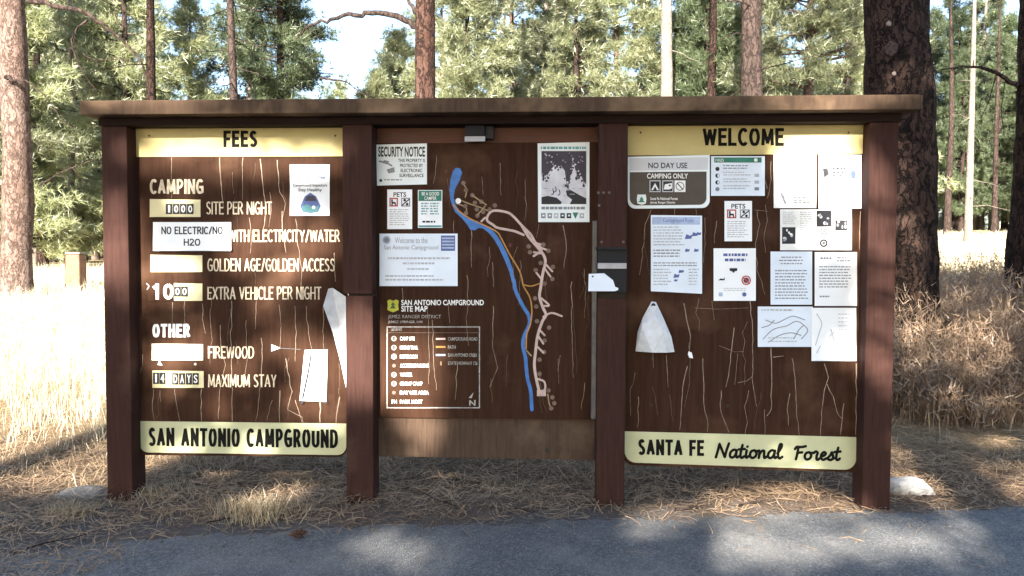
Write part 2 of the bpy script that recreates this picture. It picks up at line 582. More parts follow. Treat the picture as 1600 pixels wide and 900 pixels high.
    def textlines(self, x0, y0, x1, y1, n, Y, mat, h=0.45, centre=False, ragged=0.25):
        """unreadably small print: rows of word-length dashes"""
        step = (y1 - y0) / n
        for i in range(n):
            yy = y0 + step * i
            end = x1 - (x1 - x0) * random.random() * ragged
            xa, xb = x0, end
            if centre:
                o = (x1 - end) / 2
                xa, xb = x0 + o, end + o
            x = xa
            while x < xb - 0.5:
                wl = min(xb - x, random.uniform(2.0, 7.0))
                self.rect(x, yy, x + wl, yy + step * h, Y, mat)
                x += wl + random.uniform(0.9, 1.6)

    def slab(self, pts, Y, th, mat, side=None):
        F = [at(x, y, Y) for x, y in pts]
        B = [q + np.array([0, th, 0]) for q in F]
        self.face(list(reversed(F)), mat)
        self.face(B, side or mat)
        n = len(F)
        for i in range(n):
            j = (i + 1) % n
            self.face([F[i], F[j], B[j], B[i]], side or mat)

    def sheet(self, x0, y0, x1, y1, Y, mat, n=8, th=0.0012, corner=None):
        """a sheet of paper with thickness; corner = 4 px offsets for a skewed sheet"""
        c = corner or ((0, 0), (0, 0), (0, 0), (0, 0))
        q = [np.array(p, float) for p in ((x0 + c[0][0], y0 + c[0][1]), (x1 + c[1][0], y0 + c[1][1]),
                                          (x1 + c[2][0], y1 + c[2][1]), (x0 + c[3][0], y1 + c[3][1]))]
        b = len(self.v)
        for back in (0, 1):
            for j in range(n + 1):
                for i in range(n + 1):
                    u, v = i / n, j / n
                    p = (q[0] * (1 - u) + q[1] * u) * (1 - v) + (q[3] * (1 - u) + q[2] * u) * v
                    r = self.P(p[0], p[1], Y)
                    self.v.append((r[0], r[1] + back * th, r[2]))
        k = self.mi(mat)
        N = (n + 1) ** 2

        def add(f):
            self.f.append(f)
            self.m.append(k)
        for j in range(n):
            for i in range(n):
                a = b + j * (n + 1) + i
                add([a, a + n + 1, a + n + 2, a + 1])
                add([a + N, a + 1 + N, a + n + 2 + N, a + n + 1 + N])
        edge = [b + i for i in range(n)] + [b + n + j * (n + 1) for j in range(n)] + \
               [b + n * (n + 1) + i for i in range(n, 0, -1)] + [b + j * (n + 1) for j in range(n, 0, -1)]
        for i in range(len(edge)):
            e, g = edge[i], edge[(i + 1) % len(edge)]
            add([e, g, g + N, e + N])

    def build(self, name, parent=None, smooth=False):
        me = bpy.data.meshes.new(name)
        me.from_pydata(self.v, [], self.f)
        for m in self.mats:
            me.materials.append(m)
        me.polygons.foreach_set("material_index", self.m)
        if smooth:
            me.polygons.foreach_set("use_smooth", [True] * len(self.f))
        me.update()
        return link(name, me, parent)


# ------------------------------------------------------------------ ground
def height(x, y):
    x, y = np.asarray(x, float), np.asarray(y, float)
    t = np.clip((x + 3.0) / 6.0, 0, 1)
    t = t * t * (3 - 2 * t)
    yy = np.maximum(y - 0.8, 0)
    left = 1.02 * (1 - np.exp(-(yy / 8.0) ** 1.3))
    right = 0.072 * np.minimum(yy, 42) * (1 - np.exp(-yy / 3.0))
    base = left * (1 - t) + right * t
    bumps = 0.03 * np.sin(1.7 * x + 0.6 * y) * np.sin(1.3 * y + 0.4) + 0.06 * np.sin(0.31 * x + 1) * np.sin(0.27 * y)
    fade = np.clip((y - 0.9) / 2.5, 0, 1)
    tilt = 0.009 * np.clip(x, -4, 4) * np.clip(1 - np.abs(y) / 6, 0, 1)
    return base + bumps * fade + tilt


EDGE_PX = [(-60, 868), (130, 849), (300, 833), (500, 823), (800, 817), (1000, 813), (1300, 806), (1660, 800)]
EDGE = np.array([atz(x, y, 0.0)[:2] for x, y in EDGE_PX])


def road_edge(x):
    x = np.asarray(x, float)
    return np.interp(x, EDGE[:, 0], EDGE[:, 1]) + 0.025 * np.sin(x * 5.1) + 0.018 * np.sin(x * 13.7 + 1) + 0.014 * np.sin(x * 31) + 0.009 * np.sin(x * 67 + 2 * np.sin(x * 9))


def grid_axis(n, near, far):
    u = np.linspace(-1, 1, n)
    return np.sign(u) * (near * np.abs(u) + (far - near) * np.abs(u) ** 4)


gx, gy = grid_axis(190, 14, 150), grid_axis(190, 14, 150)
X, Yg = np.meshgrid(gx, gy, indexing='xy')
Z = height(X, Yg)
V = np.stack([X, Yg, Z], -1).reshape(-1, 3)
n = len(gx)
idx = np.arange(n * n).reshape(n, n)
F = np.stack([idx[:-1, :-1], idx[:-1, 1:], idx[1:, 1:], idx[1:, :-1]], -1).reshape(-1, 4)
mg, nt, b = new_mat("forest floor of needles, grit and dry grass")
v = coords(nt)
big = noise_tex(nt, v, 1.3, 5, 0.6)
fine = noise_tex(nt, v, 38, 5, 0.7)
fine2 = noise_tex(nt, coords(nt, (1, 1, 1), (0, 0, 0.7)), 130, 3, 0.7)
needle = ramp(nt, fine, [(0.28, (0.045, 0.030, 0.022)), (0.5, (0.12, 0.078, 0.050)), (0.72, (0.22, 0.155, 0.10))])
grit = ramp(nt, fine2, [(0.3, (0.045, 0.043, 0.045)), (0.55, (0.115, 0.11, 0.11)), (0.75, (0.26, 0.25, 0.24))])
grass = ramp(nt, fine, [(0.3, (0.20, 0.145, 0.07)), (0.7, (0.42, 0.33, 0.18))])
sx = nt.nodes.new("ShaderNodeSeparateXYZ")
nt.links.new(v, sx.inputs[0])
# gravelly strip beside the asphalt
dist = nt.nodes.new("ShaderNodeMapRange")
nt.links.new(sx.outputs[1], dist.inputs[0])
dist.inputs[1].default_value = 0.22
dist.inputs[2].default_value = -0.35
nm = nt.nodes.new("ShaderNodeMath")
nm.operation = 'MULTIPLY'
nt.links.new(dist.outputs[0], nm.inputs[0])
nt.links.new(ramp(nt, big, [(0.36, (0.15,) * 3), (0.58, (1, 1, 1))]), nm.inputs[1])
c1 = mix_col(nt, nm.outputs[0], needle, grit)
far = nt.nodes.new("ShaderNodeMapRange")
nt.links.new(sx.outputs[1], far.inputs[0])
far.inputs[1].default_value = 0.8
far.inputs[2].default_value = 3.4
nt.links.new(mix_col(nt, far.outputs[0], c1, grass), b.inputs["Base Color"])
b.inputs["Roughness"].default_value = 0.95
b.inputs["Specular IOR Level"].default_value = 0.1
bump(nt, b, fine, 0.8, 0.02)
floor = link("forest_floor", np_mesh("forest_floor", V, F, [mg], smooth=True))
tag(floor, kind='structure')

# asphalt: a sheet laid 4 mm above the forest floor, front edge at the needles
xs = np.unique(np.concatenate([np.linspace(-5, 5.5, 620), np.linspace(-60, -5, 40), np.linspace(5.5, 60, 40)]))
rows = [np.full_like(xs, 0.0), np.full_like(xs, -0.12), np.full_like(xs, -0.4), np.full_like(xs, -1), np.full_like(xs, -2.5), np.full_like(xs, -6.2)]
V = []
for k, off in enumerate(rows):
    yy = road_edge(xs) + off
    V.append(np.stack([xs, yy, np.maximum(height(xs, yy), height(xs, yy * 0)) * 0 + height(xs, yy) + (0.001 if k == 0 else 0.012)], -1))
V = np.array(V)
idx = np.arange(V.shape[0] * len(xs)).reshape(V.shape[0], len(xs))
F = np.stack([idx[1:, :-1], idx[1:, 1:], idx[:-1, 1:], idx[:-1, :-1]], -1).reshape(-1, 4)
ma, nt, b = new_mat("worn asphalt with loose grit")
v = coords(nt)
vo = nt.nodes.new("ShaderNodeTexVoronoi")
vo.inputs["Scale"].default_value = 115
nt.links.new(v, vo.inputs["Vector"])
big = noise_tex(nt, v, 2.5, 5, 0.65)
fn = noise_tex(nt, v, 160, 3, 0.7)
agg = ramp(nt, vo.outputs["Color"], [(0.1, (0.03, 0.033, 0.038)), (0.6, (0.115, 0.121, 0.13)), (0.95, (0.36, 0.36, 0.35))])
c = mix_col(nt, 0.55, agg, ramp(nt, fn, [(0.3, (0.03, 0.032, 0.037)), (0.7, (0.15, 0.15, 0.15))]))
c = mix_col(nt, ramp(nt, big, [(0.42, (0, 0, 0)), (0.68, (0.42, 0.42, 0.42))]), c, (0.24, 0.225, 0.205))
nt.links.new(c, b.inputs["Base Color"])
b.inputs["Roughness"].default_value = 0.85
bump(nt, b, vo.outputs["Distance"], 0.7, 0.01)
road = link("asphalt_road", np_mesh("asphalt_road", V.reshape(-1, 3), F, [ma], smooth=True))
tag(road, kind='structure')


# ------------------------------------------------------------------ vegetation builders
def unit(a):
    return a / (np.linalg.norm(a, axis=-1, keepdims=True) + 1e-9)


def tufts(P, D, k, L, w, spread=0.9):
    """k thin needle bundles fanning from each point P around direction D"""
    n_ = len(P)
    d = unit(np.repeat(D, k, 0) * 0.75 + unit(RNG.normal(size=(n_ * k, 3))) * spread)
    s = unit(np.cross(d, RNG.normal(size=(n_ * k, 3))))
    base = np.repeat(P, k, 0)
    ln = L * RNG.uniform(0.6, 1.15, (n_ * k, 1))
    V_ = np.empty((n_ * k, 3, 3))
    V_[:, 0] = base - s * w * 0.5
    V_[:, 1] = base + s * w * 0.5
    V_[:, 2] = base + d * ln
    return V_.reshape(-1, 3)


def tri_mesh(name, V_, mats, local=True):
    F_ = np.arange(len(V_)).reshape(-1, 3)
    return np_mesh(name, V_, F_, mats, local=local)


def tube(path, radii, seg=7, lump=0.0, seed=0.0):
    path = np.array(path, float)
    n_ = len(path)
    V_, F_ = [], []
    ref = np.array([0.0, 0.0, 1.0])
    for i in range(n_):
        d = path[min(i + 1, n_ - 1)] - path[max(i - 1, 0)]
        d = d / (np.linalg.norm(d) + 1e-9)
        a = np.cross(d, ref if abs(d[2]) < 0.9 else np.array([1.0, 0, 0]))
        a /= np.linalg.norm(a) + 1e-9
        b_ = np.cross(d, a)
        for k in range(seg):
            t = 2 * math.pi * k / seg
            r = radii[i]
            if lump:
                q = path[i] + (a * math.cos(t) + b_ * math.sin(t)) * r
                r *= 1 + lump * noise.noise(Vector((q[0] * 4 + seed, q[1] * 4, q[2] * 1.4))) \
                    + lump * 0.6 * noise.noise(Vector((q[0] * 13 + seed, q[1] * 13, q[2] * 4)))
            V_.append(path[i] + (a * math.cos(t) + b_ * math.sin(t)) * r)
    for i in range(n_ - 1):
        for k in range(seg):
            j = (k + 1) % seg
            F_.append((i * seg + k, i * seg + j, (i + 1) * seg + j, (i + 1) * seg + k))
    return np.array(V_), np.array(F_)


def join(parts):
    Vs, Fs, o = [], [], 0
    for V_, F_ in parts:
        Vs.append(V_)
        Fs.append(F_ + o)
        o += len(V_)
    return np.concatenate(Vs), np.concatenate(Fs)


def trunk_parts(H, r, flare=0.35, lean=(0, 0), seg=14, step=0.5, seed=0.0, lump=0.06):
    zs_ = np.concatenate([[-0.3, 0, 0.12, 0.3, 0.6], np.arange(1.0, H, step), [H]])
    path, rad = [], []
    for z in zs_:
        t = max(z, 0) / H
        wob = 0.05 * math.sin(z * 0.6 + seed) * min(1, max(z, 0) / 3)
        path.append((lean[0] * max(z, 0) + wob, lean[1] * max(z, 0) + wob * 0.5, z))
        rad.append(r * ((1 - t) ** 0.8 * 0.97 + 0.03) * (1 + flare * math.exp(-max(z, 0) / 0.35)))
    return tube(path, rad, seg, lump, seed)


def limb(p0, az, L, rise, droop, r0, n_=7, wig=0.05):
    p0 = np.array(p0, float)
    out = []
    for i in range(n_):
        t = i / (n_ - 1)
        o = np.array([math.cos(az), math.sin(az), 0]) * L * t
        o[2] += rise * L * t - droop * L * t * t
        out.append(p0 + o + (RNG.normal(size=3) * wig * L * (0.3 if i else 0)))
    return out, [max(0.004, r0 * (1 - 0.85 * i / (n_ - 1))) for i in range(n_)]


def make_pine(H, h0, Rmax, nb, per, k=9, L=0.2, w=0.018, sig=0.16, trunk_r=0.14, seed=0, shape=0.8, dead=6):
    """returns local trunk (with limbs) and crown geometry"""
    tp = [trunk_parts(H, trunk_r, 0.3, (0, 0), 10, 0.7, seed)]
    Ps, Ds = [], []
    for i in range(nb):
        u = (i + RNG.random()) / nb
        h = h0 + (H - h0) * u ** 1.05
        prof = (1 - u) ** shape * (0.55 + 0.45 * min(1, u / 0.12)) + 0.06
        L_ = Rmax * prof * RNG.uniform(0.6, 1.12)
        az = RNG.random() * 2 * math.pi
        path, rad = limb((0, 0, h), az, L_, RNG.uniform(-0.05, 0.3) + 0.35 * u, 0.25 * (1 - u), max(0.008, 0.022 * L_), 6, 0.02)
        tp.append(tube(path, rad, 4))
        path = np.array(path)
        nc = max(3, int(per * L_ / Rmax + 2))
        for c_ in range(nc):
            t = RNG.uniform(0.28, 1.0) ** 0.8
            f = t * 5
            i0 = min(4, int(f))
            p = path[i0] * (1 - (f - i0)) + path[i0 + 1] * (f - i0)
            lat = RNG.normal(size=3) * np.array([0.22, 0.22, 0.12]) * L_ * 0.75 * t
            out = np.array([math.cos(az), math.sin(az), 0.45])
            m_ = RNG.integers(9, 17)
            Ps.append(p + lat + RNG.normal(size=(m_, 3)) * sig * np.array([1, 1, 0.7]))
            Ds.append(np.repeat(unit((out + lat / (L_ + .1))[None]), m_, 0))
    for i in range(dead):
        h = RNG.uniform(0.4, 1.0) * h0 + 0.4
        path, rad = limb((0, 0, h), RNG.random() * 6.28, RNG.uniform(0.4, 1.4), RNG.uniform(-.2, .3), 0.1, 0.014, 5, 0.04)
        tp.append(tube(path, rad, 4))
    P = np.concatenate(Ps)
    D = np.concatenate(Ds)
    return join(tp), tufts(P, D, k, L, w)


def place_tree(name, label, cat, group, x, y, tmesh, cmesh, rot=0.0, s=1.0, sink=0.05):
    root = empty(name, (x, y, float(height(x, y)) - sink), label, cat, group)
    root.rotation_euler = (0, 0, rot)
    root.scale = (s, s, s)
    link("trunk", tmesh, root)
    if cmesh is not None:
        link("crown", cmesh, root)
    return root


# ------------------------------------------------------------------ the notice board
board = empty("notice_board", (-0.355, 0.0, 0.0),
              "wide brown wooden campground notice board on four posts with yellow title strips", "notice board")
YP = 0.112                        # face of the three panels
POSTS = [(-2.709, -2.55), (-1.215, -1.05), (0.288, 0.457), (1.838, 1.998)]
for i, (x0, x1) in enumerate(POSTS):
    mb = MB()
    if i in (1, 2):
        zc0 = at(560, 462, 0)[2] if i == 1 else at(955, 466, 0)[2]
        zc1 = zc0 + 0.012 if i == 1 else at(955, 388, 0)[2]
        mb.box(x0, x1, 0.0, 0.165, -0.25, zc0, M['post'], 0.006)
        mb.box(x0 - (0.012 if i == 1 else 0), x1, -0.012, 0.165, zc1, 2.264, M['post'], 0.006)
        mb.box(x0 + 0.004, x1 - 0.004, 0.05, 0.16, zc0 - 0.02, zc1 + 0.02, M['edge'])
    else:
        mb.box(x0, x1, 0.0, 0.165, -0.25, 2.264, M['post'], 0.007)
    p = mb.build("post", board)
    if i == 2:
        for px, py in ((940, 378), (974, 378), (935, 301), (943, 301), (952, 301), (936, 321)):
            s = MB()
            s.disc(px, py, 2.2, -0.012, M['strip'], n=8)
            s.build("screw", p)
        slot = MB()
        a, c = at(934, 390, -0.004), at(979, 458, -0.004)
        slot.box(a[0], c[0], -0.004, 0.05, c[2], a[2], M['boxdark'], 0.003)
        slot.build("deposit_slot", p)
        lip = MB()
        a, c = at(934, 411, -0.02), at(979, 420, -0.02)
        lip.box(a[0], c[0], -0.02, -0.003, c[2], a[2], M['lens'], 0.002)
        lip.build("slot_lip", p)
        lip = MB()
        a, c = at(931, 386, -0.03), at(980, 390, -0.03)
        lip.box(a[0], c[0], -0.03, 0.02, c[2], a[2], M['boxdark'], 0.001)
        lip.build("slot_hood", p)
        st = MB()
        a, c = at(926, 345, 0.02), at(933, 720, 0.02)
        st.box(a[0], 0.286, 0.02, 0.10, at(926, 655, 0.02)[2], a[2], M['strip'], 0.002)
        st.build("metal_edge_strip", p)

mb = MB()
mb.box(-2.722, 2.012, -0.006, 0.17, 2.266, 2.312, M['beam'], 0.004)
mb.build("header_beam", board)
mb = MB()
x0, x1 = at(124, 170, -0.12)[0], at(1442, 160, -0.12)[0]
seams = [x0, at(157, 170, -0.12)[0], at(1438, 160, -0.12)[0], x1]
mb.box(seams[0], seams[2], -0.12, 0.30, 2.314, 2.397, M['fascia'], 0.006)
mb.build("roof_board", board)
mb = MB()
mb.box(seams[2] + 0.001, seams[3], -0.118, 0.298, 2.318, 2.394, M['fascia'], 0.004)
mb.build("roof_end_cap", board)


def crack(mb, pts, w=2.0, mat='crack'):
    """a pale split in the sign face: a jagged tapering line"""
    p = []
    for (xa, ya), (xb, yb) in zip(pts[:-1], pts[1:]):
        k = max(2, int(abs(yb - ya) / 9))
        for i in range(k):
            t = i / k
            p.append((xa + (xb - xa) * t + random.gauss(0, 0.55), ya + (yb - ya) * t))
    p.append(pts[-1])
    mb.ribbon(p, w * random.uniform(0.4, 0.75), YP, M[mat], 1, w * 0.3, caps=False)


def random_cracks(mb, x0, x1, y0, y1, n_, avoid=()):
    for _ in range(n_):
        for _try in range(20):
            x = random.uniform(x0, x1)
            y = random.uniform(y0, y1 - 25)
            ln = random.uniform(25, 110)
            if not any(a - 3 < x < c + 3 and y < d_ + 2 and y + ln > b_ - 2 for a, b_, c, d_ in avoid):
                break
        else:
            continue
        pts, xx, yy = [(x, y)], x, y
        while yy < min(y + ln, y1):
            yy += random.uniform(10, 24)
            xx += random.gauss(0, 3.0)
            pts.append((xx, min(yy, y1)))
        crack(mb, pts, random.uniform(0.8, 1.4), random.choice(['crack', 'crackdim', 'crackdim', 'crackdim']))


# --- fee panel
def round_strip(x0, yt0, x1, yt1, yb0, yb1, r):
    """px outline of a strip with rounded lower corners (y given at left and right ends)"""
    pts = [(x0, yt0), (x1, yt1)]
    for i in range(7):
        t = math.pi / 2 * i / 6
        pts.append((x1 - r + r * math.cos(t), yb1 - r + r * math.sin(t)))
    for i in range(7):
        t = math.pi / 2 * (1 + i / 6)
        pts.append((x0 + r + r * math.cos(t), yb0 - r + r * math.sin(t)))
    return pts


fee = MB()
fee.slab(round_strip(209, 198, 542, 197, 711, 714, 14), YP, 0.03, M['panel'], M['edge'])
for pts, w in [([(268, 246), (268, 310)], 1.6), ([(343, 246), (344, 275), (349, 325)], 2.2), ([(379, 246), (379, 312)], 1.8),
               ([(406, 248), (411, 285), (415, 330), (410, 370)], 2.2), ([(433, 250), (437, 300), (447, 318), (440, 345)], 1.8),
               ([(422, 300), (424, 330), (420, 355)], 1.2), ([(440, 330), (441, 355), (447, 395)], 2.2), ([(390, 340), (393, 362), (391, 396)], 1.4),
               ([(462, 342), (465, 372), (471, 420), (470, 452)], 1.6), ([(522, 395), (524, 440)], 2.0),
               ([(269, 472), (269, 505)], 1.8), ([(288, 470), (289, 512)], 1.8), ([(317, 474), (316, 498), (321, 521)], 2.0),
               ([(240, 608), (238, 640), (241, 656)], 2.0), ([(250, 610), (251, 628)], 1.2), ([(272, 608), (278, 640), (281, 658)], 1.8),
               ([(314, 608), (315, 658)], 2.4), ([(344, 508), (345, 545), (352, 570), (343, 610), (341, 655)], 1.6),
               ([(362, 470), (361, 530), (362, 600), (363, 658)], 1.7), ([(408, 528), (410, 560), (407, 600), (403, 640), (399, 658)], 1.6),
               ([(425, 625), (420, 645), (417, 657)], 1.3), ([(438, 610), (436, 640), (437, 660)], 2.2),
               ([(446, 560), (451, 590), (456, 612), (449, 640), (472, 652), (474, 660)], 2.0), ([(462, 625), (466, 640), (472, 660)], 1.8),
               ([(500, 628), (500, 660)], 3.0), ([(531, 620), (527, 640), (525, 661)], 2.6), ([(478, 478), (482, 520), (487, 545)], 2.0),
               ([(460, 478), (463, 530), (461, 565)], 1.5), ([(505, 480), (506, 545)], 1.4), ([(400, 470), (399, 515)], 1.3),
               ([(436, 476), (439, 520), (437, 545)], 1.4), ([(384, 500), (386, 560), (383, 585)], 1.2)]:
    crack(fee, pts, w)
random_cracks(fee, 222, 535, 250, 655, 14, [(236, 340, 362, 392), (452, 256, 516, 338), (234, 310, 318, 340), (236, 396, 318, 426), (236, 440, 318, 471), (236, 536, 318, 564), (236, 579, 318, 607), (466, 545, 514, 630)])
fee_ob = fee.build("fee_panel", board)

mb = MB()
mb.slab([(212, 199), (540, 198), (539, 244), (213, 245)], YP - 0.004, 0.0035, M['yellow'])
mb.sign_text("FEES", 349, 204, 402, 230, YP - 0.004, M['black'], 5.0, 0.25)
for px in (233, 524):
    mb.disc(px, 212, 1.8, YP - 0.004, M['screw'], n=8)
mb.build("header_strip", fee_ob)
mb = MB()
mb.slab(round_strip(218, 658, 541, 662, 707, 711, 14), YP - 0.004, 0.0035, M['yellow2'])
mb.sign_text("SAN ANTONIO CAMPGROUND", 232, 668, 528, 697, YP - 0.004, M['black'], 4.8, 0.27, 3)
mb.build("footer_strip", fee_ob)

for s, r, bo in [("CAMPING", (234, 280, 318, 303), 3.8), ("SITE PER NIGHT", (322, 315, 425, 335), 2.15),
                 ("WITH ELECTRICITY/WATER", (357, 359, 531, 378), 2.15), ("GOLDEN AGE/GOLDEN ACCESS", (324, 404, 523, 424), 2.15),
                 ("EXTRA VEHICLE PER NIGHT", (324, 448, 502, 468), 2.15), ("OTHER", (238, 506, 297, 527), 4.2),
                 ("FIREWOOD", (325, 541, 397, 560), 2.15), ("MAXIMUM STAY", (325, 585, 432, 605), 2.15)]:
    mb = MB()
    mb.sign_text(s, *r, YP, M['cream'] if s != "OTHER" else M['white'], bo, 0.28)
    mb.build("lettering", fee_ob)


def number_plate(x0, y0, x1, y1, mat, tiles=(), screws=True):
    mb = MB()
    mb.slab([(x0, y0), (x1, y0 + 1), (x1, y1), (x0, y1)], YP - 0.005, 0.0045, mat)
    for s, a, b_, c_, d_ in tiles:
        w = (c_ - a)
        mb.rect(a, b_, c_, d_, YP - 0.005, M['tile'])
        mb.text(s, a + w * (.35 if s == '1' else .2), b_ + 2.5, c_ - w * (.35 if s == '1' else .2), d_ - 2.5, YP - 0.0056, M['white'], 0.02)
    return mb


t4 = [(ch, 259 + i * 11, 318.5, 269.4 + i * 11, 334.5) for i, ch in enumerate("1000")]
number_plate(234, 311, 313, 339, M['plate'], t4).build("price_plate", fee_ob)
number_plate(235, 398, 316, 425, M['plate']).build("price_plate", fee_ob)
mb = number_plate(240, 442, 316, 470, M['plate'], [("0", 272, 447.5, 282.6, 463.5), ("0", 283, 447.5, 293.6, 463.5)])
mb.poly([(228, 441.5), (240, 441.5), (271.5, 441.5), (271.5, 470.5), (232, 470.5)], YP - 0.0055, M['panel'])
mb.sign_text("1", 238, 443, 249, 468, YP - 0.0065, M['white'], 5.0)
mb.sign_text("0", 255, 443, 271, 468, YP - 0.0065, M['white'], 5.0)
mb.ribbon([(229, 443), (233, 447), (230, 452)], 2.0, YP - 0.0065, M['whitedim'], 1)
mb.build("price_plate", fee_ob)
number_plate(237, 537, 317, 563, M['plate_white']).build("price_plate", fee_ob)
tl = [(ch, 239 + i * 10, 582, 248.6 + i * 10, 600) for i, ch in enumerate("14")] + \
     [(ch, 269 + i * 10.6, 583, 278.8 + i * 10.6, 601) for i, ch in enumerate("DAYS")]
number_plate(238, 579, 318, 606, M['plate'], tl).build("price_plate", fee_ob)
mb = MB()
mb.poly([(246, 570), (249, 563.5), (254, 571)], YP - 0.0005, M['white'])
mb.build("paint_chip", fee_ob)
mb = MB()
mb.disc(305, 569, 2.2, YP - 0.0005, M['whitedim'], n=8)
mb.build("screw", fee_ob)

# --- map panel with the rail above and the kick board below
mb = MB()
za, zb = at(700, 222.5, YP + .012)[2], 2.264
mb.box(-1.049, 0.286, YP + 0.012, YP + 0.045, za - 0.05, zb, M['rail'], 0.003)
mb.build("upper_rail", board)
mb = MB()
mb.box(-1.049, 0.286, YP + 0.02, YP + 0.055, 0.245, 0.50, M['kick'], 0.004)
for px, py in ((855, 704), (742, 671), (600, 668), (745, 668)):
    mb.disc(px, py, 4.0 if px == 855 else 1.6, YP + 0.02, M['edge'], n=9)
mb.build("kick_board", board)
mp_ = MB()
mp_.slab([(588, 224), (934, 222), (933, 656), (589, 652)], YP, 0.012, M['panel'], M['kick'])
for pts, w in [([(682, 243), (681, 270), (677, 287)], 1.4), ([(709, 344), (710, 376)], 1.6), ([(736, 360), (737, 418)], 1.8),
               ([(781, 255), (783, 305)], 1.5), ([(752, 276), (755, 305)], 1.2), ([(820, 280), (822, 330), (819, 345)], 1.2),
               ([(880, 352), (885, 376), (881, 420)], 1.8), ([(842, 350), (838, 372)], 1.3), ([(770, 410), (771, 448)], 1.8),
               ([(730, 430), (731, 460), (729, 505), (732, 540)], 1.4), ([(771, 478), (770, 545), (777, 575), (765, 605)], 1.8),
               ([(676, 500), (677, 560), (682, 610)], 1.8), ([(668, 470), (671, 560), (670, 600)], 1.5), ([(700, 470), (703, 505)], 1.4),
               ([(715, 565), (713, 600), (711, 625)], 1.6), ([(893, 440), (894, 540), (896, 590)], 1.7), ([(872, 560), (873, 600)], 1.2),
               ([(914, 598), (912, 620), (908, 640)], 1.5), ([(876, 555), (871, 580)], 1.2), ([(628, 450), (630, 470)], 1.4)]:
    crack(mp_, pts, w)
random_cracks(mp_, 595, 925, 235, 645, 16, [(588, 224, 668, 290), (600, 294, 694, 360), (592, 364, 716, 448), (838, 222, 922, 348), (600, 465, 752, 640)])
map_ob = mp_.build("map_panel", board)
mb = MB()
mb.poly([(712, 262), (719, 263), (722, 270), (718, 282), (711, 295), (709, 308), (711, 318), (717, 328), (728, 340), (737, 344), (745, 345),
         (756, 351), (767, 357), (776, 367), (784, 380), (793, 398), (801, 420), (805, 440), (800, 442), (796, 425), (788, 405), (780, 388), (772, 374),
         (763, 363), (755, 357), (748, 356), (742, 360), (735, 359), (730, 351), (722, 341), (711, 331), (706, 320), (703, 308), (702, 296), (704, 280), (708, 267)], YP, M['river'])
mb.ribbon([(803, 438), (806, 455), (817, 478), (826, 493), (827, 507), (819, 525), (817, 540), (821, 560), (824, 590), (829, 610), (831, 640)], 5.5, YP, M['river'])
mb.ribbon([(834, 400), (846, 390), (836, 378), (829, 366), (815, 352), (803, 339), (793, 332), (773, 329), (764, 334), (761, 344), (770, 351), (778, 356),
           (803, 361), (818, 367)], 3.7, YP, M['road_pink'], 5)
mb.ribbon([(815, 352), (826, 370), (838, 384), (849, 398), (852, 410), (848, 428), (845, 448), (843, 463), (848, 480), (853, 492), (847, 503), (840, 525),
           (837, 548), (835, 572), (839, 597), (843, 613)], 4.3, YP, M['road_pink'], 5)
for seg in [[(838, 380), (850, 383)], [(842, 386), (856, 391)], [(846, 396), (834, 394)], [(852, 412), (863, 424)], [(850, 418), (860, 432)],
            [(846, 436), (838, 426)], [(846, 466), (858, 477), (850, 478)], [(849, 495), (862, 489), (878, 494)], [(843, 515), (851, 524)],
            [(841, 525), (849, 537)], [(838, 540), (849, 551)], [(840, 592), (850, 596), (852, 606), (848, 612)], [(758, 340), (752, 346)]]:
    mb.ribbon(seg, 3.0, YP, M['road_pink'], 4)
mb.rect(839, 609, 853, 619, YP, M['road_pink'])
mb.ribbon([(708, 320), (720, 332), (737, 343), (757, 352), (776, 362), (783, 372), (795, 395), (810, 420), (815, 433), (818, 447), (828, 465), (831, 485), (829, 505),
           (823, 523), (822, 545)], 2.1, YP, M['trail'], 5)
mb.ribbon([(818, 445), (830, 447), (843, 443)], 1.8, YP, M['trail'])
for seg in [[(722, 285), (729, 296), (727, 308)], [(720, 313), (735, 319), (750, 324), (764, 330)], [(738, 305), (752, 315), (760, 320)],
            [(713, 318), (728, 324), (728, 334)], [(746, 336), (758, 322)], [(823, 548), (830, 556)], [(856, 616), (858, 630), (862, 640)]]:
    mb.ribbon(seg, 1.9, YP, M['trailtan'], 4)
for px, py in [(724, 286), (728, 297), (738, 305), (742, 317), (752, 315), (745, 327), (755, 331), (746, 337), (773, 321), (765, 327), (727, 322), (728, 333), (849, 382),
               (857, 392), (828, 394), (826, 385), (845, 411), (837, 422), (864, 417), (863, 436), (851, 443), (836, 466), (838, 479), (839, 502), (858, 512), (851, 532),
               (850, 550), (843, 562), (843, 584), (857, 610), (863, 621), (866, 630), (861, 638)]:
    mb.disc(px, py, 3.6, YP - 0.0004, M['dot'], n=9)
mb.disc(716, 314, 4.5, YP - 0.0006, M['white'], n=10)
mb.rect(695, 265, 699, 270, YP, M['mapred'])
mb.rect(795, 380, 799, 386, YP, M['mapred'])
mb.build("site_map", map_ob)

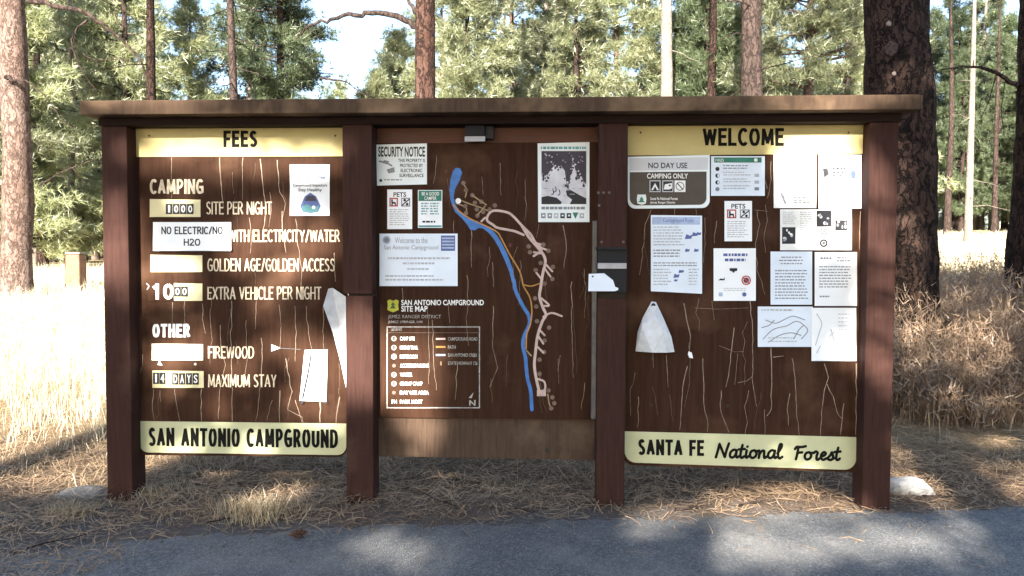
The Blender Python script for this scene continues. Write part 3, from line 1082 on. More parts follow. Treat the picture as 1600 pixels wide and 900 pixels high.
mb = MB()
mb.poly([(605, 470), (609, 468), (614, 470), (619, 468), (623, 470), (622, 477), (623, 484), (619, 486), (614, 488), (609, 486), (605, 484), (606, 477)], YP, M['emblem'])
mb.poly([(614, 471.5), (617.5, 477), (615, 477), (618.5, 482), (609.5, 482), (613, 477), (610.5, 477)], YP - 0.0004, M['emblem_dark'])
mb.text("SAN ANTONIO CAMPGROUND", 627, 468.5, 756, 477, YP, M['white'], 0.02)
mb.text("SITE MAP", 627, 478, 668, 487, YP, M['white'], 0.02)
mb.text("JEMEZ RANGER DISTRICT", 606, 492, 689, 499, YP, M['whitedim'])
mb.text("JEMEZ SPRINGS, NM", 606, 501, 660, 506, YP, M['whitedim'], 0.01)
mb.frame(604, 510, 750, 638, 1.7, YP, M['whitedim'])
mb.rect(605, 519.5, 749, 520.2, YP, M['dot'])
mb.text("LEGEND", 611, 512.5, 628, 517, YP, M['whitedim'], 0.01)
for i, s in enumerate(["CAMP SITE", "HIKING TRAIL", "RESTROOM", "ACCESSIBLE PARKING", "WATER", "GROUP CAMP", "DAY USE AREA", "PARK HOST"]):
    y = 526 + i * 14.1
    w = [23, 28, 27, 45, 19, 35, 45, 35][i]
    mb.text(s, 625, y, 625 + w, y + 6, YP, M['white'], 0.018)
    if i in (0, 1, 2, 4, 5):
        mb.disc(615.5, y + 3, 4.2, YP, M['whitedim'] if i != 2 else M['white'], n=12)
        mb.rect(614.3, y, 616.7, y + 6, YP - 0.0004, M['panel'])
    elif i == 7:
        mb.text("PH", 612, y, 620, y + 6, YP, M['white'], 0.02)
    else:
        mb.disc(615.5, y + 3, 3.0, YP, M['dot'], n=10)
for i, (s, w, mt) in enumerate([("CAMPGROUND ROAD", 46, 'road_pink'), ("PATH", 12, 'trail'), ("SAN ANTONIO CREEK", 46, 'inkbluelight'), ("STATE HIGHWAY 126", 46, None)]):
    y = 527 + i * 12.6
    mb.text(s, 700, y, 700 + w, y + 5.4, YP, M['whitedim'], 0.01)
    if mt:
        mb.rect(681, y + 1, 696, y + 4, YP, M[mt])
    else:
        mb.rect(688, y, 690, y + 6, YP, M['trailtan'])
mb.text("N", 733, 625, 743, 634, YP, M['whitedim'], 0.03)
mb.poly([(732, 622), (740, 613), (737, 622)], YP, M['whitedim'])
mb.build("legend", map_ob)

# --- welcome panel
wel = MB()
wel.slab(round_strip(972, 194, 1353, 190, 727, 738, 18), YP, 0.03, M['panel'], M['edge'])
for pts, w in [([(1018, 328), (1008, 350), (1006, 380), (999, 430)], 1.5), ([(1055, 326), (1054, 336)], 1.6), ([(1069, 474), (1073, 500), (1079, 525), (1077, 548)], 2.4),
               ([(1087, 327), (1088, 336)], 1.3), ([(1101, 340), (1102, 380), (1099, 410)], 1.3), ([(1120, 345), (1116, 380)], 1.5), ([(1185, 245), (1193, 275), (1199, 295)], 2.0),
               ([(1204, 252), (1203, 290), (1199, 310)], 1.5), ([(1182, 330), (1187, 350), (1180, 380), (1183, 420), (1195, 460)], 1.6), ([(1196, 320), (1198, 345), (1193, 375), (1196, 395)], 1.5),
               ([(998, 620), (996, 668)], 1.4), ([(1021, 552), (1021, 575)], 1.3), ([(1041, 555), (1044, 605)], 1.5), ([(1074, 572), (1067, 605), (1064, 640), (1062, 672)], 2.0),
               ([(1097, 560), (1100, 600), (1099, 630), (1105, 655), (1105, 675)], 2.0), ([(1113, 470), (1116, 500)], 1.3), ([(1148, 512), (1142, 545), (1140, 575), (1134, 605)], 2.2),
               ([(1124, 540), (1148, 550), (1162, 549)], 1.0), ([(1172, 470), (1175, 510), (1177, 560), (1175, 590), (1182, 635)], 2.2), ([(1153, 598), (1168, 595), (1176, 588)], 1.5),
               ([(1205, 543), (1206, 590), (1205, 640), (1198, 650)], 2.6), ([(1208, 558), (1225, 556)], 1.6), ([(1194, 640), (1195, 678)], 1.5), ([(1238, 560), (1242, 590), (1243, 625), (1249, 680)], 2.0),
               ([(1234, 615), (1230, 640), (1232, 665)], 1.8), ([(1288, 568), (1294, 590), (1286, 620), (1284, 655), (1282, 680)], 2.4), ([(1292, 600), (1302, 620), (1308, 645), (1316, 655)], 2.0),
               ([(1318, 630), (1316, 655), (1313, 680)], 2.2), ([(1128, 610), (1126, 640), (1133, 660), (1139, 676)], 1.6), ([(1170, 610), (1163, 635), (1168, 660), (1164, 678)], 1.6),
               ([(1085, 481), (1120, 483), (1170, 481)], 1.2), ([(1178, 328), (1200, 330)], 1.0), ([(1338, 568), (1337, 680)], 2.2), ([(1345, 330), (1343, 390)], 1.6)]:
    crack(wel, pts, w)
for px, py in ((1019, 560), (1018, 633), (1137, 634)):
    wel.disc(px, py, 2.6, YP, M['edge'], n=8)
random_cracks(wel, 990, 1335, 250, 670, 9, [(980, 240, 1110, 328), (1015, 334, 1098, 462), (1110, 242, 1197, 308), (1130, 312, 1177, 379), (1114, 386, 1182, 472), (1180, 240, 1346, 566), (992, 470, 1056, 552)])
wel_ob = wel.build("welcome_panel", board)
mb = MB()
mb.slab([(981, 194), (1350, 192), (1350, 240), (981, 243)], YP - 0.004, 0.0035, M['yellow'])
mb.sign_text("WELCOME", 1098, 200, 1225, 228, YP - 0.004, M['black'], 5.2, 0.26)
for px in (1001, 1326):
    mb.disc(px, 207, 1.8, YP - 0.004, M['screw'], n=8)
mb.build("header_strip", wel_ob)

# hand lettering of the lower strip as round-ended brush strokes
GLY = {
    'N': (.78, [[(.02, .02), (.10, .5), (.16, .97)], [(.16, .97), (.36, .5), (.55, .05)], [(.55, .05), (.62, .55), (.72, 1.02)]]),
    'a': (.56, [[(.44, .50), (.28, .58), (.10, .42), (.07, .15), (.20, .02), (.36, .14), (.45, .48)], [(.45, .55), (.43, .2), (.50, .03), (.60, .12)]]),
    't': (.36, [[(.20, .92), (.14, .45), (.14, .10), (.24, .01), (.36, .12)], [(.0, .60), (.18, .62), (.36, .64)]]),
    'i': (.28, [[(.12, .55), (.10, .2), (.14, .03), (.28, .14)], [(.14, .80), (.15, .82)]]),
    'o': (.52, [[(.30, .56), (.12, .48), (.06, .22), (.18, .02), (.38, .10), (.44, .36), (.30, .56), (.40, .50), (.54, .52)]]),
    'n': (.56, [[(.06, .55), (.10, .3), (.08, .02)], [(.09, .26), (.22, .50), (.36, .52), (.38, .25), (.42, .03), (.56, .12)]]),
    'l': (.36, [[(.05, .35), (.24, .75), (.26, 1.0), (.15, .98), (.09, .55), (.12, .12), (.22, .01), (.36, .12)]]),
    'F': (.60, [[(.22, .92), (.20, .5), (.14, .02)], [(.02, .78), (.12, .94), (.40, .93), (.66, 1.0)], [(.18, .50), (.34, .52), (.48, .54)]]),
    'r': (.46, [[(.06, .50), (.18, .62), (.30, .52), (.26, .30), (.27, .05), (.36, .01), (.46, .12)]]),
    'e': (.44, [[(.06, .25), (.24, .32), (.34, .48), (.22, .58), (.08, .40), (.08, .14), (.22, .01), (.44, .14)]]),
    's': (.42, [[(.02, .10), (.20, .40), (.26, .58), (.34, .34), (.36, .12), (.22, .0), (.06, .06)], [(.34, .10), (.42, .14)]]),
}


def script(mb, word, x0, x1, yb, h, Y, mat, w, tilt):
    tot = sum(GLY[c][0] for c in word)
    sx_ = (x1 - x0) / tot
    cx = 0
    for c in word:
        adv, strokes = GLY[c]
        for st_ in strokes:
            pts = [(x0 + (cx + p[0]) * sx_ + p[1] * h * 0.10, yb + tilt * ((cx + p[0]) / tot) - p[1] * h) for p in st_]
            mb.ribbon(pts, w, Y, mat, 5)
        cx += adv


mb = MB()
mb.slab(round_strip(976, 674, 1338, 683, 723, 734, 18), YP - 0.004, 0.0035, M['yellow2'])
mb.sign_text("SANTA FE", 997, 686, 1100, 711, YP - 0.004, M['black'], 4.8, 0.26, 1.5)
script(mb, "National", 1118, 1222, 715, 22, YP - 0.004, M['black'], 4.2, 1.5)
script(mb, "Forest", 1240, 1312, 718, 21, YP - 0.004, M['black'], 4.2, 1.0)
mb.build("footer_strip", wel_ob)

# ------------------------------------------------------------------ papers and signs fixed to the board
YS = YP - 0.0025


def warp_fn(x0, y0, x1, y1, amt, seed):
    rr = random.Random(seed)
    a, b_, c_, d_ = (rr.uniform(0, 1) for _ in range(4))

    def f(x, y):
        u, v_ = (x - x0) / (x1 - x0), (y - y0) / (y1 - y0)
        u, v_ = min(max(u, 0), 1), min(max(v_, 0), 1)
        return 0.0015 + 1.6 * amt * (a * (u * v_) ** 3 + b_ * ((1 - u) * v_) ** 3 + 0.35 * c_ * (u * (1 - v_)) ** 4
                               + 0.25 * (math.sin(3.1 * v_ + 6 * d_) ** 2) * (0.3 + 0.7 * v_) * math.sin(math.pi * u))
    return f


def paper(x0, y0, x1, y1, mat='paper', amt=0.008, seed=1, Y=YS, corner=None):
    mb = MB(warp_fn(x0, y0, x1, y1, amt, seed))
    mb.sheet(x0, y0, x1, y1, Y, M[mat], 9, 0.001, corner)
    return mb


# fee side
p = paper(453, 257, 515, 337, 'paper', 0.006, 3)
p.text("Host", 462, 264, 480, 273, YS, M['inkblue'], 0.03, 4)
p.text("Camping Fee", 466, 274, 508, 281, YS, M['inkblue'], .02)
p.text("Campground Inspectors", 458, 287, 511, 293, YS, M['ink'], .02)
p.text("Stay Healthy", 466, 294, 503, 300.5, YS, M['ink'], .02)
p.poly([(485, 301), (494, 307), (501, 322), (497, 331), (485, 333), (473, 331), (469, 322), (476, 307)], YS, M['inkblue'])
p.poly([(480, 306), (491, 306), (495, 314), (476, 314)], YS - .0006, M['inkpurple'])
p.poly([(471, 323), (480, 319), (490, 325), (499, 321), (496, 330), (485, 332), (474, 330)], YS - .0006, M['inkteal'])
p.disc(490, 324, 3, YS - .0008, M['white'], n=8)
tag(p.build("notice_sheet"), "white notice with a rounded blue triangle emblem at top right of the fees panel", "notice")

p = paper(239, 347, 361, 392, 'paper', 0.01, 5, YP - 0.008)
p.sign_text("NO ELECTRIC/NO", 252, 354, 348, 366, YP - 0.008, M['ink'], 1.9, .3)
p.sign_text("H2O", 287, 373, 313, 384, YP - 0.008, M['ink'], 1.9, .3)
tag(p.build("taped_paper_strip"), "white paper strip reading NO ELECTRIC/NO H2O taped over a fee plate", "notice")

# rolled white slip with a dark crease
rs = MB(lambda x, y: 0.004 + 0.016 * math.sin(math.pi * min(1, max(0, (x - 466) / 48))))
rs.sheet(471, 546, 512, 627, YS, M['paper'], 10, 0.0012, ((5, 1), (0, 0), (-2, 1), (-3, -1)))
rs.ribbon([(486, 555), (481, 585), (473, 622)], 3.0, YS, M['ink'], 4)
rs.disc(472, 629, 2.4, YS, M['ink'], n=8)
rs.disc(510, 629, 2.2, YS, M['ink'], n=8)
tag(rs.build("curled_paper_slip", smooth=False), "blank white slip with a diagonal dark crease low on the fees panel", "paper slip")


def ribbon_sheet(left, right, bulge, mat, n_=5, Y=YS, th=0.0012):
    """a curled sheet lofted between two px edge lines, bulging toward the viewer"""
    L, Rr = smooth_path(left, 5), smooth_path(right, 5)
    rows_ = []
    for i in range(len(L)):
        v_ = i / (len(L) - 1)
        row = []
        for j in range(n_ + 1):
            u = j / n_
            q = L[i] * (1 - u) + Rr[i] * u
            row.append(at(q[0], q[1], Y - 0.002 - bulge(u, v_)))
        rows_.append(row)
    mb = MB()
    for back in (0, 1):
        for i in range(len(rows_) - 1):
            for j in range(n_):
                q = [rows_[i][j], rows_[i + 1][j], rows_[i + 1][j + 1], rows_[i][j + 1]]
                q = [a + np.array([0, th * back, 0]) for a in q]
                mb.face(q if not back else q[::-1], mat)
    return mb


def facet_sheet(pts, faces, mat, th=0.0015):
    """a creased sheet: px places with their distance in front of the panel, and the facets between creases"""
    mb = MB()
    F = {k_: at(x, y, YS - d) for k_, (x, y, d) in pts.items()}
    for f in faces:
        q = [F[c_] for c_ in f]
        mb.face(q, mat)
        mb.face([a + np.array([0, th, 0]) for a in reversed(q)], mat)
    return mb


cs = facet_sheet({'A': (513, 451, .045), 'a': (520, 450, .03), 'B': (505, 478, .060), 'C': (523, 470, .018), 'D': (541, 464, .035), 'H': (541.5, 520, .012), 'G': (520, 520, .035),
                  'E': (530, 505, .010), 'K': (532, 566, .022), 'F': (540.5, 606, .002), 'J': (542, 575, .004)},
                 ['ABC', 'AaC' [::-1], 'aDC' [::-1], 'BGE', 'BEC', 'CED' , 'EHD', 'GKE', 'EKH', 'KFJ', 'KJH'], M['paper_grey'])
tag(cs.build("curled_paper_sheet"), "grey white torn sheet curling off beside the second post from left", "paper sheet")
sc = MB()
sc.slab([(424, 538), (438, 544), (424, 549)], YS - 0.004, 0.003, M['paper'])
sc.ribbon([(437, 544), (452, 545), (470, 546)], 1.0, YS - 0.002, M['strip'], 3, caps=False)
tag(sc.build("paper_scrap"), "tiny white arrow shaped scrap beside the blank slip on the fees panel", "paper scrap")

# map side
sg = MB()
sg.slab([(588, 226), (667, 224), (667, 288), (589, 290)], YS - 0.002, 0.002, M['signwhite'])
YQ = YS - 0.002
sg.text("SECURITY NOTICE", 591, 229, 664, 245, YQ, M['ink'], 0.03)
for i, s in enumerate(["THIS PROPERTY IS", "PROTECTED BY", "ELECTRONIC", "SURVEILLANCE"]):
    hw = [21, 18, 17, 19][i]
    sg.text(s, 643 - hw, 248 + i * 7.8, 643 + hw, 253.5 + i * 7.8, YQ, M['ink'], 0.02)
sg.ribbon([(593, 252), (603, 254), (612, 259)], 2.6, YQ, M['inkmid'], 4)
sg.poly([(600, 250), (608, 252), (606, 257), (598, 255)], YQ, M['inkmid'])
sg.poly([(604, 265), (616, 261), (617, 269), (607, 271)], YQ, M['inkmid'])
sg.rect(593, 280, 597, 284, YQ, M['ink'])
sg.textlines(600, 280, 632, 284, 1, YQ, M['inkmid'])
tag(sg.build("security_sign"), "white SECURITY NOTICE sign with camera drawing at top of the map panel", "sign")


def pets(x0, y0, x1, y1, seed):
    p_ = paper(x0, y0, x1, y1, 'paper', 0.004, seed)
    w, h = x1 - x0, y1 - y0

    def q(u, v_):
        return x0 + u * w, y0 + v_ * h
    a, c_ = q(.25, .07), q(.76, .19)
    p_.text("PETS", a[0], a[1], c_[0], c_[1], YS, M['ink'], 0.02)
    a, c_ = q(.09, .21), q(.43, .43)
    p_.frame(a[0], a[1], c_[0], c_[1], 2.0, YS, M['inkred'])
    p_.poly([q(.16, .25), q(.22, .25), q(.23, .32), q(.33, .31), q(.36, .40), q(.31, .40), q(.30, .36), q(.22, .36), q(.22, .41), q(.17, .41)], YS, M['ink'])
    a, c_ = q(.56, .21), q(.92, .43)
    p_.frame(a[0], a[1], c_[0], c_[1], 1.6, YS, M['inkmid'])
    p_.ribbon([q(.60, .40), q(.72, .33), q(.88, .25)], 1.8, YS, M['ink'], 3)
    p_.disc(*q(.70, .27), 2.2, YS, M['ink'], n=8)
    p_.disc(*q(.80, .37), 2.2, YS, M['ink'], n=8)
    a, c_ = q(.1, .50), q(.92, .93)
    p_.textlines(a[0], a[1], c_[0], c_[1], 8, YS, M['inklight'], 0.4, False, .3)
    return p_


tag(pets(605, 296, 644, 358, 11).build("pets_notice"), "white PETS card left of the green headed card on the map panel", "notice")
p = paper(653, 297, 691, 356, 'paper', 0.003, 13)
p.rect(654, 298, 690, 314, YS, M['inkgreen'])
p.text("BE A GOOD", 659, 300, 686, 305.5, YS - .0005, M['white'], 0.01)
p.text("CAMPER", 663, 307, 682, 312.5, YS - .0005, M['white'], 0.01)
p.textlines(658, 317, 670, 337, 5, YS, M['inkteal'], .5)
p.textlines(672, 317, 688, 337, 5, YS, M['inkteal'], .5)
p.textlines(660, 345, 686, 349, 1, YS, M['ink'], .7)
p.rect(654, 352, 690, 355, YS, M['inkteal'])
tag(p.build("green_header_card"), "small white card with a dark green heading on the map panel", "notice")

p = paper(593, 365, 715, 447, 'paper_blue', 0.006, 17)
p.text("Welcome to the", 617, 371, 668, 380, YS, M['inkmid'])
p.text("San Antonio Campground", 600, 383, 685, 392, YS, M['inkmid'])
p.disc(604, 375, 6.5, YS, M['inkbluelight'], n=12)
p.disc(604, 375, 4.0, YS - .0005, M['inkmid'], n=10)
p.rect(689, 368, 711, 392, YS, M['inkblue'])
for i in range(4):
    p.rect(690.5, 371 + i * 5, 709.5, 373.6 + i * 5, YS - .0005, M['inkbluelight'])
p.textlines(604, 402, 706, 408, 1, YS, M['inklight'], .5, True, .05)
p.textlines(628, 410, 680, 416, 1, YS, M['inklight'], .5, True, .05)
p.textlines(636, 419, 672, 424, 1, YS, M['inklight'], .5, True, .05)
p.textlines(602, 430, 700, 442, 2, YS, M['inklight'], .4, False, .4)
tag(p.build("welcome_notice"), "wide pale blue sheet headed Welcome to the San Antonio Campground", "notice")

ps = MB()
ps.slab([(840, 224), (921, 222), (921, 347), (841, 347)], YS - 0.002, 0.002, M['signwhite'])
ps.textlines(845, 229, 917, 234, 1, YQ, M['inkteal'], .8, False, .02)
ps.rect(846, 236, 916, 319, YQ, M['inkpink'])
ps.poly([(846, 236), (916, 236), (916, 288), (911, 282), (907, 270), (902, 276), (898, 262), (895, 240), (893, 262), (890, 286), (885, 290), (883, 268), (876, 256),
         (872, 262), (866, 258), (860, 266), (854, 276), (848, 270), (846, 274)], YQ - .0006, M['inkpurple'])
ps.poly([(846, 308), (856, 306), (870, 309), (878, 316), (876, 319), (846, 319)], YQ - .0006, M['ink'])
ps.poly([(884, 298), (892, 297), (906, 305), (916, 310), (916, 319), (890, 319), (894, 312), (886, 306)], YQ - .0006, M['ink'])
_pb = smooth_path([(846, 274), (848, 270), (854, 276), (860, 266), (866, 258), (872, 262), (876, 256), (883, 268), (885, 290), (890, 286), (893, 262), (895, 240), (898, 262), (902, 276), (907, 270), (911, 282), (916, 288)], 4)
for q_ in _pb:
    for _ in range(3):
        ps.disc(min(912, max(849, q_[0] + random.gauss(0, 1.8))), q_[1] + random.gauss(1, 2.6), random.uniform(.8, 2.3), YQ - .0007, M[random.choice(['inkpurple', 'inkpurple', 'inkpurple', 'inkpink'])], None, 6)
for _ in range(26):
    ps.disc(random.uniform(849, 912), random.uniform(239, 258), random.uniform(.6, 1.6), YQ - .0030, M[random.choice(['inkmid', 'ink', 'inklight'])], None, 6)
for _ in range(16):
    ps.rect(*(lambda a, b_: (a, b_, a + random.uniform(3, 9), b_ + .8))(random.uniform(848, 905), random.uniform(284, 305)), YQ - .0030, M[random.choice(['inklight', 'inkmid'])])
for px, py in ((868, 298), (864, 302), (874, 303), (880, 304)):
    ps.ribbon([(px, py - 6), (px + 1, py), (px - 2, py + 2)], 1.6, YQ - .0008, M['inkpurple'], 2)
ps.textlines(846, 323, 914, 329, 1, YQ, M['inkmid'], .7, False, .02)
for i, mt in enumerate(['inkmid', 'inkmid', 'inklight', 'ink', 'ink', 'inkgreen', 'inklight']):
    x = 849 + i * 10
    if i == 5:
        ps.poly([(x - 4.5, 332), (x + 5, 332), (x, 342)], YQ, M[mt])
    else:
        ps.rect(x - 3.5, 333, x + 3.5, 341, YQ, M[mt])
        ps.rect(x - 1.5, 335.5, x + 1.8, 338, YQ - .0005, M['signwhite'])
tag(ps.build("forest_poster"), "tall framed poster of dark trees over pale water on the map panel", "poster")

bx = MB()
a, c_ = at(727, 198, 0.03), at(757, 220, 0.03)
bx.box(a[0], c_[0], 0.03, 0.12, c_[2] + 0.002, 2.264, M['boxdark'], 0.004)
mbx = empty("mounted_box", ((a[0] + c_[0]) / 2, 0.07, c_[2]), "small dark box with a pale strip mounted under the header above the site map", "box")
bx.build("housing", mbx)
bx = MB()
a2, c2 = at(726, 213, 0.012), at(758, 221, 0.012)
bx.box(a2[0], c2[0], 0.012, 0.028, c2[2], a2[2], M['lens'], 0.003)
bx.build("pale_strip", mbx)
bx = MB()
a3, c3 = at(758, 199, 0.06), at(771, 217, 0.06)
bx.box(a3[0], c3[0], 0.06, 0.123, c3[2], 2.264, M['boxgrey'], 0.003)
bx.build("bracket", mbx)

tg = MB()
tg.slab([(920, 428), (944, 427), (958, 438), (961, 448), (966, 450), (966, 453), (961, 455), (919, 455)], -0.030, 0.003, M['paper_blue'])
tg.disc(926, 432, 1.6, -0.030, M['ink'], n=8)
tag(tg.build("paper_tag"), "bluish white paper tag hanging in front of the dark deposit slot", "paper tag")

# welcome side
sg = MB()
sg.slab(round_strip(981, 245, 1109, 242, 326, 325, 12), YS - 0.002, 0.0025, M['signwhite'])
sg.poly([(984, 247), (1106, 246), (1106, 265), (984, 267)], YQ, M['signgrey'])
sg.poly(round_strip(984, 269, 1104, 268, 321, 320, 11), YQ, M['signbrown'])
sg.text("NO DAY USE", 1013, 254, 1074, 263, YQ - .0004, M['ink'], 0.02)
sg.text("CAMPING ONLY", 1011, 271, 1075, 279, YQ - .0006, M['white'], 0.015)
for i, x in enumerate((1015, 1035, 1054)):
    sg.rect(x, 282, x + 17, 300, YQ - .0003, M['white'] if i == 2 else M['signgrey'])
    if i < 2:
        sg.rect(x + 1.2, 283.2, x + 15.8, 298.8, YQ - .0008, M['ink'])
sg.poly([(1023.5, 286), (1029.5, 297), (1026.5, 297), (1023.5, 291), (1020.5, 297), (1017.5, 297)], YQ - .0016, M['white'])
sg.poly([(1037, 296), (1039, 288), (1050, 286), (1050, 294), (1046, 296)], YQ - .0016, M['white'])
sg.rect(1045, 288.5, 1048, 291, YQ - .0024, M['ink'])
sg.ring(1062.5, 291, 7, 1.5, YQ - .0016, M['inkmid'])
sg.ribbon([(1058, 286), (1067, 296)], 1.5, YQ - .0016, M['ink'], 1)
sg.poly([(996, 304), (1009, 304), (1010, 311), (1009, 318), (1003, 320), (996, 318), (995, 311)], YQ - .0004, M['signwhite'])
sg.poly([(1002.5, 307), (1006, 312), (1004, 312), (1008, 316), (997, 316), (1001, 312), (999, 312)], YQ - .0016, M['inkgreen'])
sg.text("Santa Fe National Forest", 1016, 308, 1059, 312.5, YQ - .0004, M['white'], 0.01)
sg.text("Jemez Ranger District", 1016, 314.5, 1055, 319, YQ - .0004, M['white'], 0.01)
tag(sg.build("camping_only_sign"), "metal sign reading NO DAY USE CAMPING ONLY under the WELCOME strip", "sign")

p = paper(1111, 244, 1195, 306, 'paper_blue', 0.005, 23)
p.rect(1116, 246, 1190, 254, YS, M['inkgreen'])
p.text("FIRES", 1118, 248, 1131, 252.5, YS - .0005, M['white'])
p.disc(1181, 250, 3, YS - .0005, M['white'], n=8)
for i in range(4):
    y = 264 + i * 10.5
    p.disc(1121, y, 3.4, YS, M['ink'] if i < 3 else M['inkmid'], n=9)
    if i in (1, 2):
        p.rect(1121, y - 2, 1123.5, y + 2, YS - .0005, M['paper_blue'])
    p.textlines(1130, y - 6, 1176, y + 2, 2, YS, M['inkmid'] if i == 0 else M['inklight'], .4, False, .3)
    if i:
        p.rect(1179, y - 3, 1186, y + 2, YS, M['inkmid'] if i == 3 else M['inklight'])
tag(p.build("icon_list_notice"), "white sheet with a dark green bar and four icon rows below the WELCOME strip", "notice")

tag(pets(1132, 314, 1175, 377, 29).build("pets_notice"), "white PETS card in the middle of the welcome panel", "notice")

p = paper(1017, 336, 1097, 458, 'paper_blue', 0.008, 31, YS, ((0, 0), (0, 1), (0, 1), (0, -3)))
p.rect(1019, 339, 1094, 351, YS, M['inkbluelight'])
p.text("Campground Rules", 1036, 341, 1084, 349, YS - .0005, M['inkblue'])
p.textlines(1021, 354, 1070, 386, 7, YS, M['inklight'], .4)
p.textlines(1021, 390, 1064, 404, 3, YS, M['inkmid'], .4)
p.textlines(1021, 410, 1092, 418, 2, YS, M['inkmid'], .4, False, .1)
p.textlines(1021, 420, 1050, 448, 6, YS, M['inklight'], .4)
p.textlines(1076, 420, 1093, 448, 6, YS, M['inklight'], .4)
for px, py, s in ((1076, 370, 6), (1086, 366, 5), (1092, 365, 4), (1074, 391, 4), (1088, 391, 4), (1064, 424, 4), (1057, 431, 5), (1066, 424, 3), (1056, 438, 3)):
    p.poly([(px - s, py + s * .6), (px - s * .6, py - s * .7), (px + s * .3, py - s * .3), (px + s, py - s * .6), (px + s * .7, py + s * .5)], YS, M['inkblue'])
tag(p.build("rules_notice"), "large pale blue text sheet with dark drawings on the left of the welcome panel", "notice")

p = paper(1115, 388, 1181, 470, 'paper', 0.004, 37)
p.textlines(1130, 396, 1168, 402, 1, YS, M['inkblue'], .7, True, .05)
p.textlines(1132, 404, 1166, 410, 1, YS, M['inkblue'], .7, True, .05)
p.poly([(1140, 419), (1152, 419), (1152, 423), (1148, 424), (1147, 426), (1145, 426), (1144, 424), (1140, 423)], YS, M['ink'])
p.poly([(1122, 438), (1126, 435), (1130, 436), (1133, 433), (1132, 438)], YS, M['ink'])
p.ring(1166, 438, 7.5, 2.0, YS, M['inkred'])
p.disc(1166, 438, 4.5, YS, M['inkpurple'], n=10)
p.ribbon([(1161, 433), (1171, 443)], 2.0, YS - .0006, M['inkred'], 1)
p.textlines(1128, 450, 1168, 456, 2, YS, M['inklight'], .35, True, .2)
p.rect(1123, 457, 1129, 463, YS, M['inkbluelight'])
p.disc(1163, 460, 3.5, YS, M['inkblue'], n=9)
tag(p.build("prohibition_notice"), "white sheet with a red prohibition ring below the PETS card", "notice")

p = paper(1209, 241, 1275.5, 325, 'paper_warm', 0.006, 41)
p.textlines(1220, 252, 1266, 292, 9, YS, M['inkpink'], .3, False, .3)
p.poly([(1219, 302), (1222, 301), (1229, 318), (1226, 319)], YS, M['inkmid'])
p.ribbon([(1222, 304), (1232, 312), (1238, 300), (1238, 318)], 1.4, YS, M['inkmid'], 3)
p.textlines(1240, 308, 1266, 320, 3, YS, M['ink'], .4)
tag(p.build("letter_sheet"), "nearly blank white sheet under the letters ME of the WELCOME title", "paper sheet")
p = paper(1279, 242, 1346, 326, 'paper', 0.006, 43)
p.rect(1285, 262, 1297, 279, YS, M['inkmid'])
p.poly([(1286, 263), (1293, 264), (1295, 272), (1288, 277)], YS - .0005, M['ink'])
p.textlines(1300, 262, 1326, 279, 3, YS, M['ink'], .5)
p.poly([(1333, 264), (1338, 270), (1336, 279), (1330, 279), (1329, 270)], YS, M['inkblue'])
p.textlines(1286, 288, 1338, 306, 5, YS, M['inkpink'], .3)
p.ring(1294, 319, 3.5, 1, YS, M['inklight'])
tag(p.build("letter_sheet"), "white sheet with small portrait and blue badge below the right end of WELCOME strip", "paper sheet")

p = paper(1219, 327, 1331, 391, 'paper_warm', 0.006, 47, YP - 0.006)
YN = YP - 0.006
for r in ((1222, 355, 1243, 381), (1276, 329, 1299, 354), (1305, 344, 1324, 360)):
    p.rect(*r, YN, M['ink'])
    w, h = r[2] - r[0], r[3] - r[1]
    for _ in range(7):
        a, c_ = r[0] + random.uniform(.15, .85) * w, r[1] + random.uniform(.15, .85) * h
        p.disc(a, c_, random.uniform(1.2, 2.6), YN - .0006, M[random.choice(['inklight', 'paper_warm', 'inkmid'])], random.uniform(1.5, 3.4), 7)
p.ring(1287, 380, 6, 2.2, YN, M['ink'])
p.rect(1285, 378, 1289, 382, YN, M['inkmid'])
p.textlines(1223, 331, 1245, 352, 7, YN, M['inklight'], .4)
p.textlines(1250, 331, 1272, 372, 12, YN, M['inklight'], .4)
p.textlines(1278, 358, 1298, 371, 4, YN, M['inkmid'], .4)
p.textlines(1304, 364, 1326, 386, 7, YN, M['inklight'], .4)
p.textlines(1304, 331, 1328, 341, 3, YN, M['inkpink'], .4)
tag(p.build("newsletter_sheet"), "wide newsletter sheet with black and white photographs on the welcome panel", "newsletter")

p = paper(1204, 393, 1269, 476, 'paper_blue', 0.005, 53)
p.textlines(1217, 401, 1256, 416, 3, YS, M['inkmid'], .35, True, .3)
p.textlines(1211, 422, 1263, 470, 10, YS, M['inkmid'], .35, False, .15)
tag(p.build("letter_sheet"), "pale blue typed letter on the left of a pair below the newsletter", "letter")
p = paper(1273, 394, 1339, 478, 'paper', 0.005, 59)
p.textlines(1282, 402, 1300, 409, 1, YS, M['inkmid'], .4)
p.textlines(1308, 402, 1332, 411, 2, YS, M['inkmid'], .4)
p.textlines(1280, 416, 1331, 452, 8, YS, M['inkmid'], .35, False, .12)
p.textlines(1281, 462, 1300, 468, 1, YS, M['inkmid'], .4)
tag(p.build("letter_sheet"), "white typed letter on the right of a pair below the newsletter", "letter")

